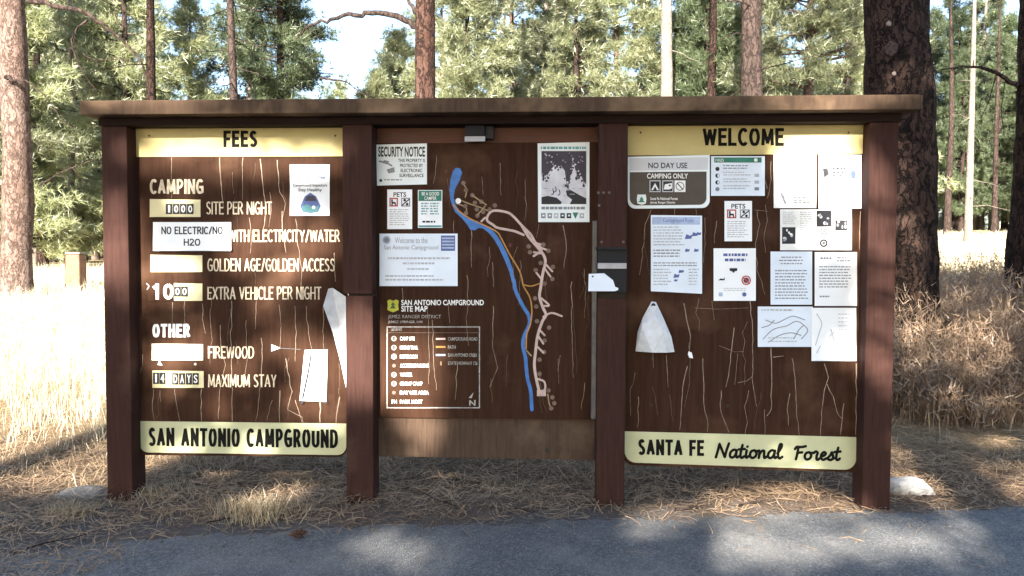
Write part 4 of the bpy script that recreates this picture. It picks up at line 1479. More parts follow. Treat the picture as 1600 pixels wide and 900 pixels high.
p = paper(1184, 479, 1270, 542, 'paper_blue', 0.005, 61)
p.textlines(1190, 483, 1240, 490, 1, YS, M['inklight'], .4)
for pts in [[(1192, 530), (1205, 517), (1216, 512), (1230, 509), (1244, 502), (1256, 508), (1262, 517), (1252, 530)], [(1196, 500), (1212, 505), (1228, 498), (1240, 494), (1258, 500)],
            [(1200, 535), (1218, 524), (1236, 520), (1252, 524)], [(1190, 512), (1202, 508), (1210, 500)], [(1256, 508), (1248, 516), (1240, 530)]]:
    p.ribbon(pts, 1.3, YS, M['inkmid'], 4, caps=False)
p.textlines(1200, 527, 1250, 538, 2, YS, M['inklight'], .3)
tag(p.build("trail_map_sheet"), "wide sheet with a hand drawn trail map below the typed letters", "map sheet")
p = paper(1268, 481, 1338, 564, 'paper', 0.007, 67, YP - 0.007)
for pts in [[(1276, 490), (1284, 505), (1280, 520), (1274, 540)], [(1298, 514), (1302, 528), (1306, 545), (1300, 556)], [(1304, 518), (1296, 526)], [(1282, 540), (1276, 552)]]:
    p.ribbon(pts, 1.3, YP - 0.007, M['inklight'], 4, caps=False)
p.textlines(1310, 490, 1332, 520, 5, YP - 0.007, M['inkpink'], .3)
tag(p.build("trail_map_sheet"), "taller white map sheet hanging lowest at the right of the welcome panel", "map sheet")

cs = facet_sheet({'T': (1018, 471, .004), 't': (1025, 472, .004), 'L': (1004, 497, .015), 'l': (996, 520, .020), 'B': (993, 549, .006), 'P': (1024, 495, .050), 'Q': (1003, 513, .058),
                  'R': (1038, 500, .022), 'r': (1049, 526, .026), 'C': (1054, 550, .008), 'M': (1020, 551, .052), 'N': (1041, 551, .034), 'S': (1036, 518, .058)},
                 ['TLP', 'TPt', 'tPR', 'LQP', 'LlQ', 'lBQ', 'QBM', 'QMP', 'PMS', 'SMN', 'PSR', 'SrR', 'SNr', 'NCr'], M['paper_grey'])
cs.disc(1021, 477, 3.4, YS - 0.016, M['ink'], n=8)
tag(cs.build("paper_cone"), "grey white paper curled into a cone low on the left of the welcome panel", "paper sheet")
sc = MB()
sc.slab([(1076, 549), (1081, 551), (1083, 560), (1077, 559), (1075, 554)], YS - 0.004, 0.004, M['paper'])
tag(sc.build("paper_scrap"), "tiny white scrap at the foot of a crack right of the paper cone", "paper scrap")

# ------------------------------------------------------------------ trees
def wp(px, Y):
    q = at(px, 396, Y)
    return float(q[0])


def trunk_mesh(name, H, r, mat, flare=0.35, lean=(0, 0), seed=0.0, limbs=(), seg=20, step=0.22, lump=0.10, knots=0):
    tp = [trunk_parts(H, r, flare, lean, seg, step, seed, lump)]
    for _ in range(knots):
        h = RNG.uniform(1.5, H * .55)
        path, rad = limb((lean[0] * h, lean[1] * h, h), RNG.random() * 6.28, RNG.uniform(0.5, 1.7) + r, RNG.uniform(-.35, .25), 0.15, 0.018, 6, 0.05)
        tp.append(tube(path, rad, 5))
    V_, F_ = join(tp)
    return np_mesh(name, V_, F_, [mat], local=True, smooth=True)


def add_limbs(root, limbs, mat, seed=0.0):
    for path, r0 in limbs:
        P_ = smooth_path(path, 4)
        P_ = [q + RNG.normal(size=3) * r0 * .25 for q in P_]
        tp = [tube(P_, [max(0.004, r0 * (1 - 0.8 * i / (len(P_) - 1))) for i in range(len(P_))], 6, 0.15, seed)]
        for i in range(4, len(P_) - 1, 2):
            d = np.array([RNG.normal() * .5, RNG.normal() * .3, -.35 + RNG.normal() * .5])
            L_ = RNG.uniform(.12, .5) * min(1, r0 * 40)
            tp.append(tube([P_[i], P_[i] + d * L_ * .5 + RNG.normal(size=3) * .02, P_[i] + d * L_], [.006, .005, .003], 4))
        V_, F_ = join(tp)
        link("limb", np_mesh("limb", V_, F_, [mat], local=True, smooth=True), root)


def high_crown(H, h0, R, nclump, seed, dense=10):
    Ps, Ds = [], []
    for _ in range(nclump):
        u = RNG.random() ** 0.9
        h = h0 + (H - h0) * u
        rr = R * (0.25 + 0.75 * (1 - u) ** 0.7) * math.sqrt(RNG.random())
        az = RNG.random() * 6.28
        c_ = np.array([rr * math.cos(az), rr * math.sin(az), h])
        Ps.append(c_ + RNG.normal(size=(dense, 3)) * np.array([.24, .24, .16]))
        Ds.append(np.repeat(unit(np.array([[math.cos(az), math.sin(az), .5]])), dense, 0))
    return tufts(np.concatenate(Ps), np.concatenate(Ds), 8, 0.24, 0.022)


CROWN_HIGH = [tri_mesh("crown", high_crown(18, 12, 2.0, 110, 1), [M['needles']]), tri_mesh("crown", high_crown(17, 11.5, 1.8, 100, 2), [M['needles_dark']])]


def local_px(px, py, Y, root):
    """photo place on plane Y in a tree's own coordinates"""
    return at(px, py, Y) - np.array(root)


def base(px, Y):
    x = wp(px, Y)
    return x, Y, float(height(x, Y)) - 0.05


# left edge tree with long bare drooping limbs
x, y, z = base(22, 8.6)
B = (x, y, z)
lim = [([local_px(*q, y - .3, B) for q in ((44, 0), (92, 10), (130, 18), (160, 38), (190, 62), (215, 90), (228, 120), (236, 152))], 0.045),
       ([local_px(*q, y - .35, B) for q in ((138, 30), (118, 48), (113, 68), (122, 98), (140, 128), (152, 142))], 0.016),
       ([local_px(*q, y - .3, B) for q in ((130, 85), (150, 94), (180, 92), (215, 98))], 0.014),
       ([local_px(*q, y - .2, B) for q in ((40, 125), (70, 150), (100, 190), (130, 210))], 0.012),
       ([local_px(*q, y - .3, B) for q in ((8, 120), (20, 125), (34, 130))], 0.05),
       ([local_px(*q, y - .2, B) for q in ((60, 290), (95, 270), (130, 255), (158, 246))], 0.014)]
_t = place_tree("pine_tree", "thick sunlit pine trunk at the left edge with long bare drooping limbs", "tree", None, x, y,
           trunk_mesh("trunk", 18, 0.25, M['bark_red'], 0.2, (0.024, 0), 1.0), CROWN_HIGH[0])
add_limbs(_t, lim, M['bark_brown'], 1.0)
# forked red trunk behind the board
x, y, z = base(668, 10.0)
B = (x, y, z)
lim = [([local_px(*q, y, B) for q in ((660, 45), (640, 36), (615, 24), (580, 22), (545, 24), (510, 32), (480, 42), (462, 62))], 0.07),
       ([local_px(*q, y - .1, B) for q in ((664, 40), (652, 20), (640, 5), (630, -20), (610, -60))], 0.055),
       ([local_px(*q, y - .1, B) for q in ((500, 122), (540, 128), (565, 145), (590, 152))], 0.02)]
_t = place_tree("pine_tree", "red barked pine trunk with low drooping limb above the map panel", "tree", None, x, y,
           trunk_mesh("trunk", 16, 0.235, M['bark_rust'], 0.3, (0.002, 0), 2.0), CROWN_HIGH[1])
add_limbs(_t, lim, M['bark_brown'], 2.0)
# pale trunk
x, y, z = base(1038, 16.0)
place_tree("pine_tree", "pale sunlit pine trunk left of the WELCOME title", "tree", None, x, y,
           trunk_mesh("trunk", 17, 0.19, M['bark_pale'], 0.3, (-0.006, 0), 3.0, (), 14, .3, .1, 8), CROWN_HIGH[1], 1.5)
# dark trunk and its pale neighbour
x, y, z = base(1172, 12.0)
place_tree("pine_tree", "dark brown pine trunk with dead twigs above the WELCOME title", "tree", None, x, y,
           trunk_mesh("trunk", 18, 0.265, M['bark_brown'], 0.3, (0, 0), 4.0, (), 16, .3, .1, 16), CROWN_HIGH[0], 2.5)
x, y, z = base(1200, 22.0)
place_tree("pine_tree", "pale slim pine trunk just right of the dark twiggy trunk", "tree", None, x, y,
           trunk_mesh("trunk", 17, 0.20, M['bark_pale'], 0.3, (0, 0), 5.0, (), 14, .4, .1, 8), CROWN_HIGH[1], 3.1)
# big dark trunk behind the right post
x, y, z = base(1419, 3.6)
x += 0.0
lean = (-0.012, 0.0)
B = (x, y, z)
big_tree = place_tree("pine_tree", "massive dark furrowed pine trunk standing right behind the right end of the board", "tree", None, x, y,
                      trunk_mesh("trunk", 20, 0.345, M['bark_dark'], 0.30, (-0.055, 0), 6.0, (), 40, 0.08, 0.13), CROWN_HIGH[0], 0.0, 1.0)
trk = [c for c in big_tree.children if c.name.startswith("trunk")][0]


def knot(px, py, r, mat, Y, name="knot", el=1.0, flat=0.5):
    q = at(px, py, Y)
    bm_ = bmesh.new()
    bmesh.ops.create_icosphere(bm_, subdivisions=3, radius=r)
    for v_ in bm_.verts:
        n_ = noise.noise(v_.co * (2.2 / r) + Vector((px, py, 0)))
        v_.co *= 1 + 0.25 * n_
        v_.co.y *= flat
        v_.co.x *= 1 + 0.5 * noise.noise(v_.co * 30 + Vector((5, px, py))) * (el > 1.1)
        v_.co.z *= el
        v_.co += Vector(q)
    m_ = MB()
    m_.bm(bm_, mat)
    o = m_.build(name, None, True)
    o.parent = trk
    o.location = -Vector(big_tree.location)
    return o


yk = y - 0.33
knot(1389, 37, 0.024, M['knot'], yk)
knot(1397, 115, 0.02, M['knot'], yk)
knot(1393, 76, 0.06, M['scar'], yk + 0.012, "bark_scar", 1.2, 0.10)
# dark trunk at the right edge
x, y, z = base(1616, 4.6)
B = (x, y, z)
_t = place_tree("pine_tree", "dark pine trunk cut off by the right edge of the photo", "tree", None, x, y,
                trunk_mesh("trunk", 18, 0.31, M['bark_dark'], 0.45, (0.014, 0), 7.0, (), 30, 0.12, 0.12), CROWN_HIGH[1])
add_limbs(_t, [([local_px(*q, y, B) for q in ((1592, 135), (1572, 122), (1540, 108), (1500, 104), (1470, 110))], 0.03)], M['bark_brown'], 7.0)

slim = [("dark slim pine with many dead twigs above the FEES title", 365, 14, 0.13, 'bark_brown', 14),
        ("dark slim pine rising above the left end of the roof", 240, 16, 0.17, 'bark_dark', 6),
        ("slim dark pine between the pale trunk and the twiggy trunk", 1110, 19, 0.16, 'bark_dark', 10),
        ("thin pale pine stem in the gap right of the massive trunk", 1512, 27, 0.16, 'bark_pale', 6),
        ("thin pale pine stem close to the right edge trunk", 1588, 30, 0.19, 'bark_pale', 5),
        ("slim dark pine stem above the forest poster", 868, 26, 0.15, 'bark_brown', 8),
        ("slim dark pine stem right of the red forked trunk", 788, 30, 0.17, 'bark_brown', 6),
        ("dark pine stem in the shade right of the left edge trunk", 66, 21, 0.17, 'bark_dark', 5),
        ("pale straight pine stem above the short red brown block", 113, 19, 0.11, 'bark_pale', 0),
        ("grey pine stem in the far gap beside the massive trunk", 1480, 34, 0.17, 'bark_brown', 4),
        ("short slender grey stem in the gap left of the right edge trunk", 1552, 38, 0.15, 'bark_brown', 4)]
for i, (lab, px, Y, r, mt, kn) in enumerate(slim):
    x = wp(px, Y)
    place_tree("slim_pine_tree", lab, "tree", None, x, Y, trunk_mesh("trunk", 13 + i % 3, r, M[mt], 0.25, (RNG.normal() * .004, 0), i * 3.3, (), 10, .5, .06, kn),
               CROWN_HIGH[i % 2] if px not in (113,) else None, i * 1.3, 1.0)

# young forest behind: six kinds, each copied
PROTO = []
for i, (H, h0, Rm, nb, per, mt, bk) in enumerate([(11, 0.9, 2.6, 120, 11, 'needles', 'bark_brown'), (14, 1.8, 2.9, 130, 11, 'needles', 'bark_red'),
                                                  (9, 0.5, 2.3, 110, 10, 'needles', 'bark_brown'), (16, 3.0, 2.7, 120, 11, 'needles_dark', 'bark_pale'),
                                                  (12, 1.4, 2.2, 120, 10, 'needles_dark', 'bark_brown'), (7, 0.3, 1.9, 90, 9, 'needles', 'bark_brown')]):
    (tv, tf), cv = make_pine(H, h0, Rm, nb, per, 11, 0.24, 0.019, 0.14, 0.11 + H * 0.006, i * 1.7, 0.75)
    PROTO.append((np_mesh("trunk", tv, tf, [M[bk]], local=True, smooth=True), tri_mesh("crown", cv, [M[mt]])))

KIND = ["leafy young pine in the sunlit forest behind the board", "tall green pine in the sunlit forest behind the board",
        "bushy low pine in the sunlit forest behind the board", "tall dark needled pine in the forest behind the board",
        "dark narrow pine in the forest behind the board", "small bushy pine in the sunlit forest behind the board"]
placed = []
keep = [(wp(px, Y), Y) for px, Y in ((22, 8.6), (668, 10), (1038, 16), (1172, 12), (1200, 22), (1512, 27), (1588, 30), (113, 19), (365, 14))]


def try_forest(px, Y, kind, s, force=False):
    x = wp(px, Y)
    if not force:
        for qx, qy in placed:
            if math.hypot(x - qx, Y - qy) < 2.0:
                return False
        for qx, qy in keep:                    # leave the line of sight to the near trunks open
            if Y < qy + 2.2 and abs(px - proj((qx, qy, 2))[0]) < 75:
                return False
    placed.append((x, Y))
    tm, cm = PROTO[kind]
    place_tree("forest_pine", KIND[kind], "tree", "pines of the sunlit forest behind the board, kind %s" % ["one", "two", "three", "four", "five", "six"][kind],
               x, Y, tm, cm, RNG.random() * 6.28, s)
    return True


for px, Y, k, s in [(200, 19, 0, 1.0), (120, 23, 0, 1.1), (300, 22, 2, 1.0), (440, 17, 4, .95), (395, 24, 3, 1.0), (590, 21, 5, .9), (730, 18, 0, .9), (800, 22, 1, .9),
                    (900, 20, 0, .9), (960, 24, 1, .9), (1100, 21, 4, 1.0), (1150, 24, 3, .9), (1260, 18, 1, .95), (1320, 23, 0, 1.0), (30, 16, 2, 1.0), (-60, 15, 0, 1.0),
                    (850, 28, 3, .9), (1010, 22, 2, 1.0), (620, 26, 2, 1.0), (690, 24, 1, .8)]:
    try_forest(px, Y, k, s, True)
count = 0
for px, Y, k, s in [(532, 44, 1, .78), (566, 50, 4, .95), (525, 56, 0, 1.0), (575, 64, 1, .95), (480, 62, 4, 1.1), (1490, 46, 4, 1.1), (1530, 50, 3, 1.2), (1500, 41, 4, .8), (1555, 42, 4, .9), (1568, 47, 4, 1.1), (1475, 56, 3, 1.1), (1508, 60, 1, 1.2), (1548, 62, 3, 1.2), (1590, 55, 0, 1.2), (1450, 50, 4, 1.2),
                    (1522, 72, 1, 1.3), (1570, 75, 3, 1.2), (1610, 66, 1, 1.2), (1640, 48, 0, 1.1), (130, 33, 4, 1.0), (60, 38, 3, 1.1), (95, 46, 0, 1.2), (150, 52, 1, 1.2), (20, 50, 4, 1.2)]:
    try_forest(px, Y, k, s, True)
for _ in range(900):
    if count >= 80:
        break
    Y = 20 + 62 * RNG.random() ** 0.9
    px = RNG.uniform(-260, 1860)
    if 455 < px < 585 and Y < 75:
        if not try_forest(px, 30 + Y * .5, 5, 0.8):
            continue
        count += 1
        continue
    if 1480 < px < 1585 and Y < 44:
        continue
    if try_forest(px, Y, int(RNG.integers(0, 6)), RNG.uniform(0.8, 1.25)):
        count += 1

for _ in range(26):                          # the forest goes on beyond both edges of the frame
    try_forest(RNG.uniform(-1500, -280) if RNG.random() < .5 else RNG.uniform(1880, 3100), 16 + 45 * RNG.random(), int(RNG.integers(0, 6)), RNG.uniform(0.9, 1.25))

# ------------------------------------------------------------------ trees behind the viewer: their boughs throw the dappled shade
LIT = [  # places of the photo where the sun gets through: cx, cy, rx, ry, chance
    (380, 238, 200, 36, 1.0), (270, 165, 110, 34, 1.0), (1310, 165, 150, 30, 1.0), (430, 375, 108, 88, .72), (300, 300, 60, 30, .45), (400, 560, 175, 110, .55), (258, 425, 42, 48, .9), (188, 390, 44, 95, .9),
    (262, 545, 60, 34, .9), (490, 585, 60, 85, .95), (562, 555, 48, 95, 1.0), (640, 590, 62, 110, .9), (700, 560, 40, 50, .5),
    (1275, 245, 85, 95, 1.0), (1290, 350, 60, 50, .6), (1325, 440, 26, 45, .5), (1320, 530, 26, 50, .7), (1378, 450, 52, 220, 1.0), (1378, 260, 26, 40, .5),
    (1230, 700, 140, 50, .42), (380, 690, 190, 42, .5), (630, 690, 45, 32, .75), (1090, 600, 140, 80, .38), (1010, 215, 40, 40, .2),
    (425, 775, 55, 35, .95), (1210, 780, 150, 46, 1.0), (1215, 862, 125, 58, .86), (1385, 845, 62, 58, .9), (1490, 850, 70, 44, .86), (1560, 815, 70, 18, .9), (1030, 805, 80, 34, .9), (930, 855, 90, 34, .5),
    (1440, 690, 60, 18, .8), (1430, 762, 40, 20, 1.0), (1530, 765, 50, 16, .5), (1480, 560, 100, 120, .52), (60, 715, 60, 14, .6), (615, 862, 120, 42, .75), (330, 860, 80, 30, .35), (150, 750, 40, 15, .4)]


def soft_noise(x, y, sc):
    x, y = x / sc, y / sc
    return .5 + .25 * (np.sin(x * 1.9 + 1.3 * np.sin(y * 1.1)) * np.cos(y * 2.3 + .7 * np.sin(x * 1.7))) + .25 * np.sin(x * 3.7 + y * 1.3 + 2 * np.sin(y * .9)) * np.sin(y * 3.1 - x * .8)


def sun_hits(P):
    """which of these places must stay free of leaves so that the sunbeam through them reaches the board, ground or brush"""
    P = np.asarray(P, float)
    Qb = P - SUN * ((P[:, 1] - 0.05) / SUN[1])[:, None]
    Qg = P - SUN * (P[:, 2] / SUN[2])[:, None]
    Qr = P - SUN * ((P[:, 1] - 3.8) / SUN[1])[:, None]
    on_board = (Qb[:, 2] > 0.0) & (Qb[:, 2] < 2.46) & (Qb[:, 0] > -2.83) & (Qb[:, 0] < 2.14)
    front = Qg[:, 1] < 0.05
    right = (Qr[:, 0] > 1.9) & (Qr[:, 2] < 6.5)
    Q = np.where(on_board[:, None], Qb, np.where(front[:, None], Qg, Qr))
    free = ~on_board & ~front & ~right
    free |= (Qg[:, 0] < -2.75) & (Qg[:, 1] > 0.9) & ~on_board & (Qr[:, 0] < 1.9)
    px, py = proj(Q)
    nz = soft_noise(px, py, 42.0)
    c_ = np.zeros(len(P))
    for cx, cy, rx, ry, pr in LIT:
        d = ((px - cx) / rx) ** 2 + ((py - cy) / ry) ** 2
        c_ = np.where(d < 1, np.maximum(c_, pr * np.minimum(1, 1.2 * (1 - d) + .5)), c_)
    near = Q[:, 1] < -1.3
    c_ = np.where(near, 0.3, c_)
    return free | (c_ > np.clip(nz, .02, .97))


SHADERS = [(-6.2, -13.2, 2.9), (-2.2, -14.2, 2.7), (0.4, -12.2, 2.6), (3.2, -13.6, 2.8), (-3.1, -17.0, 2.6)]
for i, (tx, ty, R) in enumerate(SHADERS):
    H = 17.0
    nC = 4300
    u = RNG.random(nC)
    h = 3.4 + (H - 3.4) * u
    rr = R * np.where(u < .15, .6 + 2.6 * u, 1 - .6 * np.maximum(0, u - .6) / .4) * np.sqrt(RNG.random(nC))
    az = RNG.random(nC) * 2 * math.pi
    C_ = np.stack([rr * np.cos(az), rr * np.sin(az), h], -1)
    off = np.array([tx, ty, float(height(tx, ty))])
    ok = ~sun_hits(C_ + off)
    m_ = 10
    P_ = np.repeat(C_, m_, 0) + RNG.normal(size=(nC * m_, 3)) * np.array([.16, .16, .12])
    D_ = np.repeat(np.stack([np.cos(az), np.sin(az), np.full(nC, .4)], -1), m_, 0)
    cv = tufts(P_, D_, 8, 0.22, 0.03).reshape(-1, 3, 3)
    cv = cv[~(sun_hits(cv[:, 0] * .5 + cv[:, 2] * .5 + off) | sun_hits(cv[:, 2] + off))].reshape(-1, 3)
    tp = [trunk_parts(H, 0.26, .3, (0, 0), 12, .6, i * 2.1)]
    for q in C_[ok][::5]:
        rad_ = math.hypot(q[0], q[1])
        tp.append(tube([(0, 0, q[2] - .25 * rad_), (q[0] * .5, q[1] * .5, q[2] - .16 * rad_), tuple(q)], [.014 + .006 * rad_, .011, .005], 4))
    tv, tf = join(tp)
    place_tree("pine_tree", "tall pine behind the viewpoint whose boughs shade the board", "tree", "pines behind the viewpoint", tx, ty,
               np_mesh("trunk", tv, tf, [M['bark_red']], local=True, smooth=True), tri_mesh("crown", cv, [M['needles']]), 0.0, 1.0, 0.0)


# ------------------------------------------------------------------ grass, weeds and litter
def blades(P, H, lean, w, az=None):
    """upright bent blades: three triangles each"""
    n_ = len(P)
    az = RNG.random(n_) * 2 * math.pi if az is None else az
    d = np.stack([np.cos(az), np.sin(az), np.zeros(n_)], -1)
    s = np.stack([-np.sin(az), np.cos(az), np.zeros(n_)], -1)
    a2 = RNG.random(n_) * 2 * math.pi
    s = np.stack([np.cos(a2), np.sin(a2), np.zeros(n_)], -1)
    H = H[:, None]
    lean = lean[:, None]
    w = w[:, None]
    up = np.array([0, 0, 1.0])
    m1 = P + up * H * .55 + d * lean * H * .3
    tip = P + up * H * (1 - .3 * lean) + d * lean * H
    V_ = np.stack([P - s * w, P + s * w, m1 + s * w * .8, m1 - s * w * .8, tip], 1)
    F_ = np.array([[0, 1, 2], [0, 2, 3], [3, 2, 4]])[None] + (np.arange(n_) * 5)[:, None, None]
    return V_.reshape(-1, 3), F_.reshape(-1, 3)


def ground_pts(n_, x0, x1, y0, y1, pw=1.0):
    x_ = RNG.uniform(x0, x1, n_)
    y_ = y0 + (y1 - y0) * RNG.random(n_) ** pw
    return np.stack([x_, y_, height(x_, y_) - 0.01], -1)


def clumped(n_c, per, x0, x1, y0, y1, sig, pw=1.0):
    c_ = ground_pts(n_c, x0, x1, y0, y1, pw)
    P_ = np.repeat(c_, per, 0)
    P_[:, :2] += RNG.normal(size=(len(P_), 2)) * sig
    P_[:, 2] = height(P_[:, 0], P_[:, 1]) - 0.01
    return P_


# sunny meadow on the left and behind
P_ = np.concatenate([clumped(1500, 26, -16, -2.3, 1.1, 15, 0.10, 0.9), ground_pts(22000, -16, -2.3, 0.9, 13)])
n_ = len(P_)
dist_ = np.clip((P_[:, 1] + 4.7) / 8, .8, 3)
Vb, Fb = blades(P_, RNG.uniform(.16, .5, n_) * np.clip((P_[:, 1] - .2) / 2.0, .35, 1), RNG.uniform(.1, .8, n_), .0022 * dist_)
tag(link("meadow_grass", np_mesh("meadow_grass", Vb, Fb, [M['straw']])), "bleached dry grass of the sunny meadow left of the board", "grass", None, "stuff")
P_ = np.concatenate([clumped(900, 20, 3.0, 26, 8.5, 34, 0.16), ground_pts(9000, 3, 26, 8, 36), ground_pts(9000, -8, 3, 3, 22)])
n_ = len(P_)
Vb, Fb = blades(P_, RNG.uniform(.18, .45, n_), RNG.uniform(.1, .8, n_), .0024 * np.clip((P_[:, 1] + 4.7) / 8, 1, 4))
tag(link("clearing_grass", np_mesh("clearing_grass", Vb, Fb, [M['straw']])), "dry pale grass of the clearing beyond the right trunks", "grass", None, "stuff")
# tall russet weeds right of the board
P_ = np.concatenate([clumped(620, 24, 2.25, 8.0, 2.4, 8.5, 0.13), clumped(300, 26, 2.1, 6.5, 2.1, 4.4, 0.11)])
n_ = len(P_)
hh = RNG.uniform(.4, 1.25, n_) * np.clip((P_[:, 1] - 1.5) / 1.7, .3, 1)
azm = RNG.random(n_) * 6.28
Vb, Fb = blades(P_, hh, RNG.uniform(.05, .5, n_), RNG.uniform(.0022, .0058, n_), azm)
# side twigs and seed heads
k = 5
Pt = np.repeat(P_, k, 0)
ht = np.repeat(hh, k)
Pt = Pt + np.stack([np.cos(np.repeat(azm, k)) * .12 * ht, np.sin(np.repeat(azm, k)) * .12 * ht, ht * RNG.uniform(.45, .95, n_ * k)], -1)
Vt = tufts(Pt, np.repeat(np.array([[0, 0, 1.0]]), len(Pt), 0), 1, .11, .011, 1.1)
Ft = np.arange(len(Vt)).reshape(-1, 3)
Vj, Fj = join([(Vb, Fb), (Vt, Ft)])
tag(link("dry_weeds", np_mesh("dry_weeds", Vj, Fj, [M['brush']])), "tall tangled russet weeds right of the board under the big trunk", "weeds", None, "stuff")


# needle litter
def litter(P_, L, w, pitch):
    n_ = len(P_)
    az = RNG.random(n_) * 2 * math.pi
    d = np.stack([np.cos(az), np.sin(az), RNG.normal(size=n_) * pitch], -1)
    s = np.stack([-np.sin(az), np.cos(az), RNG.normal(size=n_) * .3], -1)
    L = L[:, None]
    w = w[:, None]
    bend = RNG.normal(size=(n_, 1)) * .12
    a = P_ - d * L / 2
    c_ = P_ + d * L / 2 + s * bend * L
    V_ = np.stack([a - s * w, a + s * w, P_ + s * w + s * bend * L * -.3, P_ - s * w + s * bend * L * -.3, c_ + s * w * .4, c_ - s * w * .4], 1)
    F_ = np.array([[0, 1, 2], [0, 2, 3], [3, 2, 4], [3, 4, 5]])[None] + (np.arange(n_) * 6)[:, None, None]
    return V_.reshape(-1, 3), F_.reshape(-1, 3)


P_ = ground_pts(90000, -5.2, 5.6, -1.4, 3.6, 1.0)
ed = road_edge(P_[:, 0])
dd = P_[:, 1] - ed
dens = np.array([noise.noise(Vector((p[0] * 2.2, p[1] * 2.2, 0))) for p in P_])
prob = np.where(dd > 0.35, 0.85, np.where(dd > 0, 0.25 + 1.6 * dd + .35 * dens, 0.22 * np.exp(dd / .10) + .05 * np.exp(dd / .35) * (dens > .1) + .005))
leftpatch = (P_[:, 0] < -2.15 + .25 * dens) & (dd < 0.1)
prob = np.where(leftpatch, np.clip(.5 + 1.0 * dens, 0.05, .9), prob)
prob = np.where(P_[:, 1] > 1.6, prob * .6, prob)
keepm = RNG.random(len(P_)) < prob
P_ = P_[keepm]
P_[:, 2] = height(P_[:, 0], P_[:, 1]) + .014 + RNG.random(len(P_)) ** 2 * .045 * np.clip((P_[:, 1] - road_edge(P_[:, 0])) / .4, .15, 1)
n_ = len(P_)
Vb, Fb = litter(P_, RNG.uniform(.06, .17, n_), RNG.uniform(.0011, .0024, n_), .2)
tag(link("needle_litter", np_mesh("needle_litter", Vb, Fb, [M['litter']])), "brown fallen pine needles heaped round the foot of the board", "needle litter", None, "stuff")

# short dry grass mixed in the litter
P_ = np.concatenate([clumped(95, 24, -5, 5.5, 0.2, 3.0, .09), clumped(34, 22, -4.6, -2.4, -.15, 1.4, .08)])
n_ = len(P_)
Vb, Fb = blades(P_, RNG.uniform(.05, .20, n_), RNG.uniform(.5, 1.4, n_), RNG.uniform(.0012, .0022, n_))
tag(link("sparse_grass", np_mesh("sparse_grass", Vb, Fb, [M['dullstraw']])), "thin bent dry grass among the fallen needles", "grass", None, "stuff")


def tuft_thing(px, py, label, n_, sig, h):
    q = atz(px, py, 0.0)
    P_ = np.zeros((n_, 3))
    P_[:, 0] = RNG.normal(size=n_) * sig
    P_[:, 1] = RNG.normal(size=n_) * sig * .8
    Vb, Fb = blades(P_, RNG.uniform(.4, 1.0, n_) * h, RNG.uniform(.3, 1.4, n_), RNG.uniform(.0012, .0024, n_))
    o = link("grass_tuft", np_mesh("grass_tuft", Vb, Fb, [M['dullstraw']], local=True))
    o.location = (q[0], q[1], float(height(q[0], q[1])) - .005)
    tag(o, label, "grass tuft")


tuft_thing(402, 805, "sunlit tuft of straw grass on the ground in front of the fees panel", 520, .115, .19)
tuft_thing(240, 770, "small dry grass tuft at the foot of the leftmost post", 160, .07, .13)
tuft_thing(110, 800, "shaded straw tuft on the needles left of the leftmost post", 320, .07, .13)

# loose grit along the road edge
P_ = ground_pts(15000, -4.6, 5.2, -1.45, .3)
dd = P_[:, 1] - road_edge(P_[:, 0])
P_ = P_[RNG.random(len(P_)) < np.where(dd > 0, .8, .5 * np.exp(dd / .22) + .10)]
n_ = len(P_)
oct_ = np.array([[1, 0, 0], [-1, 0, 0], [0, 1, 0], [0, -1, 0], [0, 0, .7], [0, 0, -.7]])
of = np.array([[0, 2, 4], [2, 1, 4], [1, 3, 4], [3, 0, 4], [2, 0, 5], [1, 2, 5], [3, 1, 5], [0, 3, 5]])
sz = RNG.uniform(.0018, .0065, n_) * np.where(RNG.random(n_) < .06, 1.9, 1)
Vg = oct_[None] * sz[:, None, None] * RNG.uniform(.6, 1.3, (n_, 6, 1))
P_[:, 2] = height(P_[:, 0], P_[:, 1]) + np.where(P_[:, 1] < road_edge(P_[:, 0]), .013, .003) + sz * .4
Vg = Vg + P_[:, None]
Fg = of[None] + (np.arange(n_) * 6)[:, None, None]
tag(link("loose_grit", np_mesh("loose_grit", Vg.reshape(-1, 3), Fg.reshape(-1, 3), [M['rockgrey']])), "loose grit scattered along the edge of the asphalt", "grit", None, "stuff")


def rock(name, px, py, sx_, sy_, sz_, mat, label, seed, dz=0.0, rot=0.0, z0=0.0):
    q = atz(px, py, z0)
    bm_ = bmesh.new()
    bmesh.ops.create_icosphere(bm_, subdivisions=4, radius=1)
    for v_ in bm_.verts:
        n1 = noise.noise(v_.co * 1.1 + Vector((seed, 0, 0)))
        n2 = noise.noise(v_.co * 4 + Vector((seed, 3, 0)))
        v_.co *= 1 + .28 * n1 + .07 * n2
        v_.co = Vector((v_.co.x * sx_, v_.co.y * sy_, v_.co.z * sz_))
    me = bpy.data.meshes.new(name)
    bm_.to_mesh(me)
    bm_.free()
    me.materials.append(mat)
    me.polygons.foreach_set("use_smooth", [True] * len(me.polygons))
    o = bpy.data.objects.new(name, me)
    COL.objects.link(o)
    o.location = (q[0], q[1], float(height(q[0], q[1])) + dz)
    o.rotation_euler = (0, 0, rot)
    return tag(o, label, "rock")


rock("pale_rock", 1420, 772, .135, .10, .070, M['rock'], "pale rounded rock on the needles beside the foot of the right post", 3.0, .02, -.2)
rock("grey_rock", 130, 768, .17, .09, .055, M['rockgrey'], "low grey rock half buried in needles left of the leftmost post", 8.0, .0, .35)


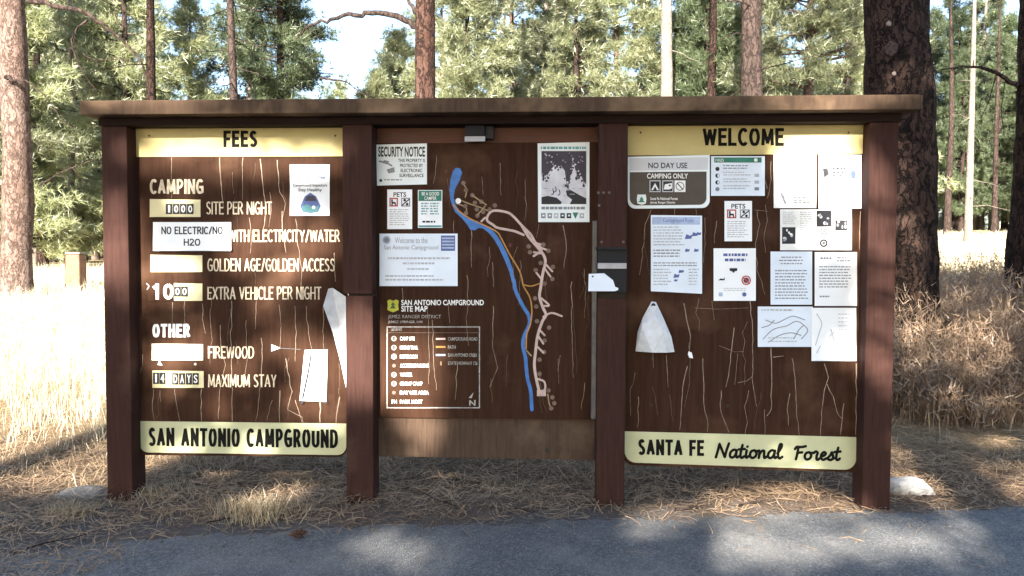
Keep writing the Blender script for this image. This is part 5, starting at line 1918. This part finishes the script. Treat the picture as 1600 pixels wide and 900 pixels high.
def pine_cone(px, py, label, r=.032):
    q = atz(px, py, 0.0)
    V_, F_ = [], []
    o_ = 0
    for i in range(9):
        t = i / 8
        rr = r * math.sin(math.pi * (.12 + .8 * t)) * 1.0
        m_ = 8
        for k_ in range(m_):
            a = 2 * math.pi * (k_ + .5 * (i % 2)) / m_
            d = np.array([0.15, math.cos(a), math.sin(a)])
            c_ = np.array([(t - .5) * r * 2.6, 0, 0])
            s_ = np.array([0, -math.sin(a), math.cos(a)])
            V_ += [c_ + d * rr * .3 - s_ * r * .22, c_ + d * rr * .3 + s_ * r * .22, c_ + d * rr * 1.1 + np.array([r * .28, 0, 0]), c_ + d * rr * .3 + np.array([-r * .2, 0, 0])]
            F_ += [(o_, o_ + 1, o_ + 2), (o_ + 1, o_ + 3, o_ + 2), (o_ + 3, o_, o_ + 2), (o_, o_ + 3, o_ + 1)]
            o_ += 4
    me = np_mesh("pine_cone", np.array(V_), np.array(F_), [M['cone']], local=True)
    o = link("pine_cone", me)
    o.location = (q[0], q[1], float(height(q[0], q[1])) + .012 + r * .8)
    o.rotation_euler = (0, 0, .5)
    tag(o, label, "pine cone")


pine_cone(465, 841, "brown pine cone lying on the asphalt below the fees panel")

for i_, (px, py) in enumerate([(345, 818), (690, 790), (820, 806), (1085, 803), (1180, 796), (640, 770), (1480, 790), (90, 850)]):
    q = atz(px, py, 0.0)
    a_ = RNG.uniform(-.9, .9)
    L_ = RNG.uniform(.06, .17)
    d_ = np.array([math.cos(a_), math.sin(a_), 0])
    s_ = np.array([-math.sin(a_), math.cos(a_), 0])
    V_, F_ = join([tube([-d_ * L_, -d_ * L_ * .3 + s_ * RNG.normal() * .012, d_ * L_ * .4 + s_ * RNG.normal() * .012, d_ * L_], [.0045, .004, .0032, .002], 6),
                   tube([d_ * L_ * .1, d_ * L_ * .35 + s_ * L_ * .3 + np.array([0, 0, .01])], [.0028, .0015], 5)])
    o = link("twig", np_mesh("twig", V_, F_, [M['bark_brown']], local=True, smooth=True))
    o.location = (q[0], q[1], float(height(q[0], q[1])) + (.018 if q[1] < float(road_edge(q[0])) else .035))
    tag(o, "thin dark fallen twig lying along the needle strewn road edge", "twig", "fallen twigs at the road edge")

# short red brown block standing in the meadow
x, y = wp(118, 9.5), 9.5
zt = at(118, 394, y)[2]
blk = empty("marker_block", (x, y, float(height(x, y))), "short red brown block with a grey cap in the sunlit meadow at left", "marker block")
mb = MB()
zb = float(height(x, y)) - .05
mb.box(x - .14, x + .14, y - .12, y + .12, zb, zt - .04, M['rustblock'], .03)
mb.build("block", blk)
mb = MB()
mb.box(x - .16, x + .16, y - .14, y + .14, zt - .038, zt, M['rim'], .012)
mb.build("cap", blk)
